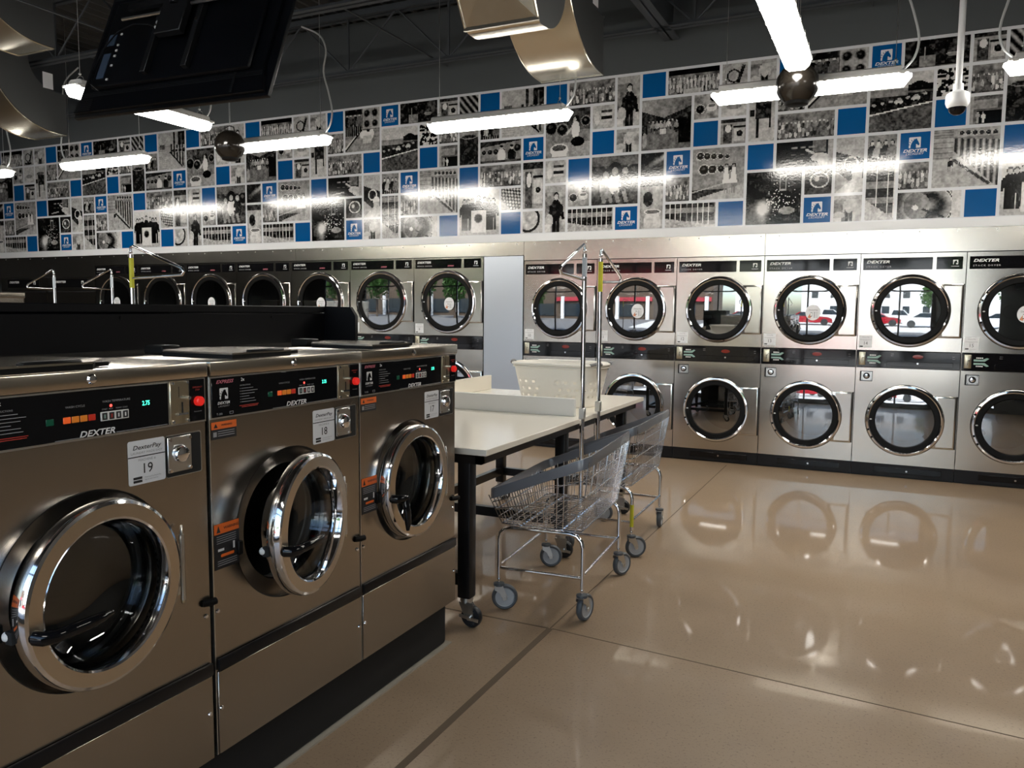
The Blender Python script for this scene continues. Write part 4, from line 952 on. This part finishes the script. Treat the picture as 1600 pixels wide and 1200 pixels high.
# ------------------------------------------------------------------ light fixtures
def lamp(loc, rz, label, cord_side=1, group='strip lamps hanging below the roof', ceil=4.5, cord=True):
    t = empty('strip_lamp', loc, label, 'lamp', group, rz); L = .645
    s = MB('housing_grey'); n = 5
    P = [(-.080,.030),(-.068,.066),(-.045,.078),(.045,.078),(.068,.066),(.080,.030)]
    s.prism([(p[0], p[1]) for p in P], 'x', -L+.06, L-.06); s.box(-L+.04,-L+.075,-.088,.088,.012,.036,None,.004,1); s.box(L-.075,L-.04,-.088,.088,.012,.036,None,.004,1)
    for x in (-.35,-.12,.12,.35): s.box(x-.012,x+.012,-.090,.090,.016,.038)
    s.prism([(-.086,.020),(-.086,.034),(.086,.034),(.086,.020)], 'x', -L+.02, L-.02)
    s.build('housing', t)
    # faceted lens with tapered ends
    s = MB('lamp_lens'); sec = [(-.083,.020),(-.070,-.020),(-.045,-.042),(.045,-.042),(.070,-.020),(.083,.020)]
    st = [(-L,.45,.55),(-L+.045,1,1),(L-.045,1,1),(L,.45,.55)]; rings = []
    for x, ky, kz in st: rings.append([s.bm.verts.new((x, p[0]*ky, .020+(p[1]-.020)*kz*(.25 if abs(x) == L else 1))) for p in sec])
    for k in range(3):
        for j in range(6): s.bm.faces.new((rings[k][j], rings[k][(j+1)%6], rings[k+1][(j+1)%6], rings[k+1][j]))
    s.bm.faces.new(rings[0][::-1]); s.bm.faces.new(rings[-1]); s.build('lens', t)
    for x in (-L+.10, L-.10):
        s = MB('zinc'); s.tube([(x,-.055,.045),(x,-.03,.10),(x,0,.115),(x,.03,.10),(x,.055,.045)], .003, None, 6); s.sphere((x,0,.125),.010,None,8,6); s.tube([(x,0,.125),(x,0,ceil-loc[2])], .0022, None, 5); s.build('hanging_wire', t)
    if cord:
        c = cord_side; s = MB('cord_white'); H = ceil-loc[2]
        P = [(c*(L-.05),0,.06),(c*(L+.01),0,.13),(c*(L+.03),.0,.25),(c*(L-.01),.0,.42),(c*(L-.06),.0,.60),(c*(L-.03),0,.78),(c*(L-.10),0,.92),(c*(L-.30),0,1.02)]
        Q = []
        for k in range(len(P)-1):
            p0, p1, p2, p3 = [Vector(P[max(0,min(len(P)-1,k+d))]) for d in (-1,0,1,2)]
            for u in (0,.25,.5,.75): Q.append(.5*((2*p1)+(p2-p0)*u+(2*p0-5*p1+4*p2-p3)*u*u+(3*p1-p0-3*p2+p3)*u**3))
        Q.append(Vector(P[-1])); s.tube(Q, .008, None, 7); s.build('power_cord', t)
    return t
LZ = 2.95; LYR = -1.62
lamp((-6.42,LYR,LZ), 0, 'strip lamp cut off by the left edge of the picture', 1)
lamp((-4.19,LYR,LZ), 0, 'strip lamp in front of the left part of the mural, below the left duct', -1)
lamp((-1.85,LYR,LZ), 0, 'strip lamp just right of the left black globe', 1)
lamp((.49,LYR,LZ), 0, 'strip lamp below the square duct in the middle of the mural', 1)
lamp((2.86,LYR,LZ), 0, 'strip lamp whose middle is hidden by the right black globe', 1)
lamp((4.66,LYR,LZ), 0, 'strip lamp cut off by the right edge of the picture', -1)
lamp((2.86,-2.83,LZ), R(90), 'big strip lamp seen end-on above the right black globe', 1, cord=False)
lamp((-1.86,-3.05,LZ), R(90), 'slanting strip lamp below the television, left of the left black globe', 1)
lamp((-4.3,-3.95,LZ), R(0), 'strip lamp almost wholly hidden behind the left side of the television', 1, cord=False)
for x, y, rz, lab in ((5.2,-4.6,90,'added strip lamp outside the picture by the right wall'), (.6,-7.6,0,'added strip lamp outside the picture above the near washers'), (3.2,-8.2,0,'added strip lamp outside the picture behind the camera'), (-4.5,-6.4,0,'added strip lamp outside the picture over the left aisle')):  # unseen lamps, added to light the room
    lamp((x,y,LZ+.05), R(rz), lab, cord=False)

# ------------------------------------------------------------------ globe loudspeakers, dome camera
for x, lab in ((-2.03, 'black globe loudspeaker hanging between the two left strip lamps'), (2.84, 'black globe loudspeaker hanging in front of the strip lamp at right')):
    t = empty('globe_speaker', (x,-2.0,2.885), lab, 'loudspeaker', 'black globe loudspeakers')
    s = MB('globe_black'); s.lathe([(0,.135),(.05,.126),(.10,.092),(.128,.045),(.1345,0),(.128,-.045),(.105,-.085),(.075,-.112)], (0,0,0), 'z', seg=40); s.lathe([(.078,-.110),(.070,-.128),(.05,-.134),(0,-.137)], (0,0,0), 'z', seg=32, m='black_rubber'); s.build('shell', t)
    s = MB('black_rubber'); s.tube([(-.06,0,.115),(-.05,0,.16),(0,0,.175),(.05,0,.16),(.06,0,.115)], .005, None, 6); s.build('bracket', t)
    MB('zinc').tube([(0,0,.175),(0,0,1.60)], .0022, None, 5).build('hanging_wire', t)
t = empty('dome_camera', (3.775,-1.62,2.755), 'white dome security camera on a white drop pole at the upper right', 'camera')
MB('camera_white').cyl((0,0,.10),(0,0,1.845),.020,None,20).build('drop_pole', t)
MB('camera_white').lathe([(0,.125),(.030,.125),(.031,.085),(.036,.08),(.052,.074),(.066,.064),(.070,.05),(.070,.010),(.062,-.012),(.052,-.022)], (0,0,0), 'z', seg=36).build('housing', t)
MB('black_gloss').lathe([(.052,-.020),(.048,-.040),(.036,-.056),(.018,-.066),(0,-.069)], (0,0,0), 'z', seg=28).build('dome', t)

# ------------------------------------------------------------------ television seen from behind
t = empty('television', (-.48,-4.09,2.60), 'large black television seen from behind, hanging tilted from the ceiling at upper left', 'television'); t.rotation_euler = (R(-22), 0, R(2.5))
s = MB('tv_black'); s.box(-.76,.76,0.012,.040,0,.93,None,.006,2); s.build('screen', t)
s = MB('tv_black'); s.prism([(-.74,.02),(.74,.02),(.70,.20),(.70,.85),(-.70,.85),(-.70,.20)], 'y', -.012, .014); s.box(-.62,.62,-.05,-.01,.16,.80,None,.02,2)
for k in range(3): s.box(-.70,.70,-.0145,-.012,.125+.012*k,.130+.012*k,'tv_mount')
for k in range(6): s.box(-.735,-.60,-.0145,-.012,.03+.014*k,.036+.014*k,'tv_mount')
s.box(.50,.515,-.018,-.012,.03,.16,'tv_mount'); s.build('back_cover', t)
s = MB('tv_ports'); s.box(-.58,-.52,-.054,-.050,.22,.40); s.box(-.58,-.52,-.054,-.050,.46,.54)
for k, z in enumerate((.20,.30,.37,.41,.45,.53)): s.box(-.49,-.475,-.055,-.050,z,z+.012,'print_white')
s.build('port_panel', t)
s = MB('tv_mount')
for x in (-.16,.16): s.box(x-.02,x+.02,-.085,-.05,.20,.78,None,.003,1); s.cyl((x,-.09,.52),(x,-.085,.52),.010,'chrome',10)
s.box(-.42,.42,-.11,-.085,.66,.70); s.tube([(-.45,-.10,.60),(-.10,-.10,.60)],.010,'zinc',8); s.tube([(.05,-.10,.63),(.45,-.10,.63)],.010,'zinc',8); s.box(-.10,.10,-.13,-.085,.42,.80,None,.004,1); s.build('wall_bracket', t)
s = MB('tv_mount'); s.cyl((0,-.13,.62),(0,-.62,2.08),.028,None,16); s.build('drop_pole', t)
s = MB('cord_white'); s.tube([(-.09,-.10,.70),(-.085,-.11,.60),(-.10,-.10,.53),(-.14,-.09,.50),(-.24,-.08,.55),(-.38,-.07,.58),(-.50,-.07,.54),(-.58,-.07,.42),(-.62,-.065,.28),(-.60,-.06,.18),(-.52,-.05,.13)], .0045, 'tv_mount', 6); s.sphere((-.12,-.105,.52),.014,None,8,6); s.sphere((-.135,-.10,.495),.010,None,8,6); s.build('power_cord', t)

# ------------------------------------------------------------------ ducts
def curve(c, r, a0, a1, n=14): return [(c[0]+r*math.cos(R(a0+(a1-a0)*k/n)), c[1]+r*math.sin(R(a0+(a1-a0)*k/n))) for k in range(n+1)]
def elbow(loc, w, label):
    # opening faces the mural wall; heel of the elbow faces the camera. local y=0 at the mouth, z=0 at its lower lip
    t = empty('duct_elbow', loc, label, 'duct', 'galvanised duct elbows')
    top = ZC-.005-loc[2]; heel = [(0,0)] + [(p[0], p[1]) for p in curve((-.10,.72), .72, -90, -180, 16)] + [(-.82,top)]
    inner = [(0,.42)] + curve((-.10,.72), .30, -90, -180, 8) + [(-.40,top)]
    s = MB('galv')
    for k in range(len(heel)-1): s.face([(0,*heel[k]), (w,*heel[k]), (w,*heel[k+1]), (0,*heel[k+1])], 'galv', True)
    for k in range(len(inner)-1): s.face([(0,*inner[k]), (w,*inner[k]), (w,*inner[k+1]), (0,*inner[k+1])], 'galv_shaded', True)
    bmesh.ops.remove_doubles(s.bm, verts=s.bm.verts, dist=1e-5)
    for x in (0, w):
        n = 18
        H = [heel[min(len(heel)-1, round(k*(len(heel)-1)/n))] for k in range(n+1)]; I = [inner[min(len(inner)-1, round(k*(len(inner)-1)/n))] for k in range(n+1)]
        for k in range(n):
            P = [(x,*H[k]), (x,*H[k+1]), (x,*I[k+1]), (x,*I[k])]; Q = []
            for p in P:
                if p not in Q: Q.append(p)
            if len(Q) > 2: s.face(Q, 'galv_shaded')
    for x in (0, w): s.tube([(x,*p) for p in heel], .006, 'galv', 6)
    s.box(-.006, w+.006, -.016, .0, -.006, .006, 'galv'); s.box(-.006, w+.006, -.016, 0, .414, .426, 'galv_shaded')
    s.build('duct_shell', t)
    s = MB('sticker_white'); M_ = Matrix.Translation((w*.50, -.741, .376)) @ Matrix.Rotation(R(28), 4, 'X'); s.obox(M_, .12, .003, .075); s.obox(M_ @ Matrix.Translation((.035,-.002,.005)), .022, .001, .045, 'print_grey')
    s.build('paper_label', t)
    s = MB('sticker_white'); s.box(w, w+.003, -.25, -.14, .44, .60) ; s.build('paper_label', t)
    return t
elbow((.90,-1.66,3.20), .50, 'galvanised duct elbow curving down in front of the mural, top centre')
def hood(loc, label):
    t = empty('duct_hood', loc, label, 'duct', 'galvanised return hoods'); w = .49
    prof = [(0,0)] + curve((.05,.045), .06, 225, 265, 4) + curve((.09,.335), .35, 271, 357, 12) + [(.52,1.35),(-.50,1.35),(-.34,.52)]
    s = MB('galv'); n = len(prof)
    for k in range(n):
        a, b = prof[k], prof[(k+1)%n]
        if k == n-1: continue
        s.face([(0,*a),(w,*a),(w,*b),(0,*b)], 'galv', k < 17)
    bmesh.ops.remove_doubles(s.bm, verts=s.bm.verts, dist=1e-5)
    for x in (0,w):
        f = s.face([(x,*p) for p in prof], 'galv_shaded'); bmesh.ops.triangulate(s.bm, faces=[f])
    # cross-broken front sheet
    a, b = (0,0), (-.34,.52); mid = (w/2, (a[0]+b[0])/2-.045, (a[1]+b[1])/2-.02)
    cs = [(0,*a),(w,*a),(w,*b),(0,*b)]
    for k in range(4): s.face([cs[k], cs[(k+1)%4], mid], 'galv')
    s.box(-.008,w+.008,-.012,.004,-.010,.010,'galv'); s.tube([(w,*a),(w,*b)],.009,'galv',6); s.tube([(0,*a),(0,*b)],.009,'galv',6)
    s.build('duct_shell', t); return t
hood((.985,-3.06,3.15), 'galvanised box hood with creased sheet front, upper middle of the picture')
elbow((-5.11,-1.74,3.24), .52, 'galvanised duct elbow at the upper left, dark side with paper label towards the camera')
elbow((-4.02,-2.60,3.75), .50, 'higher galvanised duct elbow at the upper left corner of the picture')

# ------------------------------------------------------------------ outside the windows (seen mirrored in doors and steel)
MB('asphalt').box(-60, 60, -90, YF-.25, -.12, -.02).build('ground', kind='structure')
s = MB('brick'); s.box(-34,-4.2,-36,-28,-.05,6.2); MB('added_paving').box(-3.6, 34, -47.9, -14, -.02, -.012).build('added_ground', kind='structure')  # paler ground patch added to brighten the reflections in the right dryers
t = obj('brick_shop', s.mesh('facade'), None, label='brick shop with red sign band across the car park', cat='building')
MB('sign_red').box(-11.5,-4.4,-27.98,-27.7,2.7,3.3).build('sign_band', t)
for x in range(-30,-6,5): MB('window_dark').box(x,x+3.2,-27.99,-27.9,.4,2.3).build('shop_window', t)
for x in (-5,-10,-15,-20,-25): MB('stucco').box(x-.25,x+.25,-27.6,-27.2,-.05,3.4).build('pillar', t)
s = MB('stucco'); s.box(-3.2,30,-58,-48,-.05,7.5); t = obj('added_pale_building', s.mesh('facade'), None, label='pale two-storey building added beyond the car park to brighten dryer reflections', cat='building')  # white block added so the brightest dryers have something white to mirror
for x in range(-1,28,4):
    for z in (1.0,4.4): MB('window_dark').box(x,x+1.4,-48.02,-47.95,z,z+1.6).build('building_window', t)
random.seed(4)
for k, (x, y, h, lab) in enumerate([(8,-40,7,'leafy tree beside the pale building'), (11.5,-36,6,'leafy tree nearest the parked pickup'), (-12.5,-22,6,'leafy tree left of the red sign band'), (-18.5,-23,7,'leafy tree second left of the red sign band'), (-25,-22,7,'leafy tree third left of the red sign band'), (-32,-23,7,'leafy tree furthest left outside')]):
    t = empty('tree', (x,y,-.02), lab, 'tree', 'trees outside'); MB('bark').cyl((0,0,0),(0,0,h*.5),.16,None,10,r2=.1).build('trunk', t)
    s = MB('leaf')
    for q in range(700):
        v = Vector((random.gauss(0,1),random.gauss(0,1),random.gauss(0,1))).normalized()*(random.random()**.4); p = Vector((v.x*h*.30, v.y*h*.30, h*.62+v.z*h*.33))
        d = Vector((random.gauss(0,1),random.gauss(0,1),random.gauss(0,1))).normalized()*.28; e = d.orthogonal().normalized()*.22
        s.face([p-d, p+e, p+d, p-e], 'leaf')
    s.build('crown', t)
def car(loc, m, pickup, label):
    t = empty('pickup_truck' if pickup else 'car', loc, label, 'vehicle'); w = .92
    body = [(-2.5,.35),(2.5,.35),(2.55,.75),(2.3,.95),(1.2,1.02),(-2.5,1.05)] if pickup else [(-2.2,.3),(2.2,.3),(2.25,.62),(1.9,.80),(1.0,.90),(-1.7,.95),(-2.2,.85)]
    cab = [(1.15,1.0),(.55,1.65),(-.7,1.68),(-.95,1.0)] if pickup else [(1.05,.88),(.35,1.35),(-.9,1.36),(-1.65,.92)]
    MB(m).prism(body,'y',-w,w).build('body', t); MB(m).prism(cab,'y',-w*.9,w*.9).build('cab', t)
    s = MB('window_dark'); g = [(p[0]*.86+.02, p[1]*.9+.12) for p in cab]; s.prism(g,'y',-w*.905,-w*.9); s.prism(g,'y',w*.9,w*.905); s.build('side_window', t)
    for x in (-1.5,1.5):
        for y in (-w,w): MB('tyre_black').cyl((x,y-.1,.34),(x,y+.1,.34),.34,None,20).build('wheel', t)
car((2.9,-25.5,-.02), 'car_white', True, 'white pickup truck parked outside'); car((1.0,-21.0,-.02), 'car_red', False, 'red car parked outside'); car((5.6,-19.5,-.02), 'car_white', False, 'white car parked outside')

# ------------------------------------------------------------------ light
w = bpy.data.worlds.new('world'); sc.world = w; w.use_nodes = True; nt = w.node_tree; bg = nt.nodes['Background']
sky = nt.nodes.new('ShaderNodeTexSky'); sky.sky_type = 'NISHITA'; sky.sun_disc = False; sky.sun_elevation = R(52); sky.sun_rotation = R(20); sky.air_density = 1.2; sky.dust_density = 2.5
nt.links.new(sky.outputs[0], bg.inputs[0]); bg.inputs['Strength'].default_value = .32
sl = bpy.data.lights.new('sun', 'SUN'); sl.energy = 5.5; sl.angle = R(.6); sl.color = (1,.96,.9)
so = bpy.data.objects.new('sun', sl); COL.objects.link(so); so.rotation_euler = Vector((-.35,-.75,-1.15)).to_track_quat('-Z','Y').to_euler()

sc.view_settings.view_transform = 'Standard'; sc.view_settings.look = 'None'; sc.view_settings.gamma = 1; sc.view_settings.use_curve_mapping = False
sc.view_settings.exposure = 1.35
sc.cycles.max_bounces = 8; sc.cycles.transparent_max_bounces = 12; sc.cycles.sample_clamp_indirect = 6; sc.cycles.caustics_reflective = False; sc.cycles.caustics_refractive = False
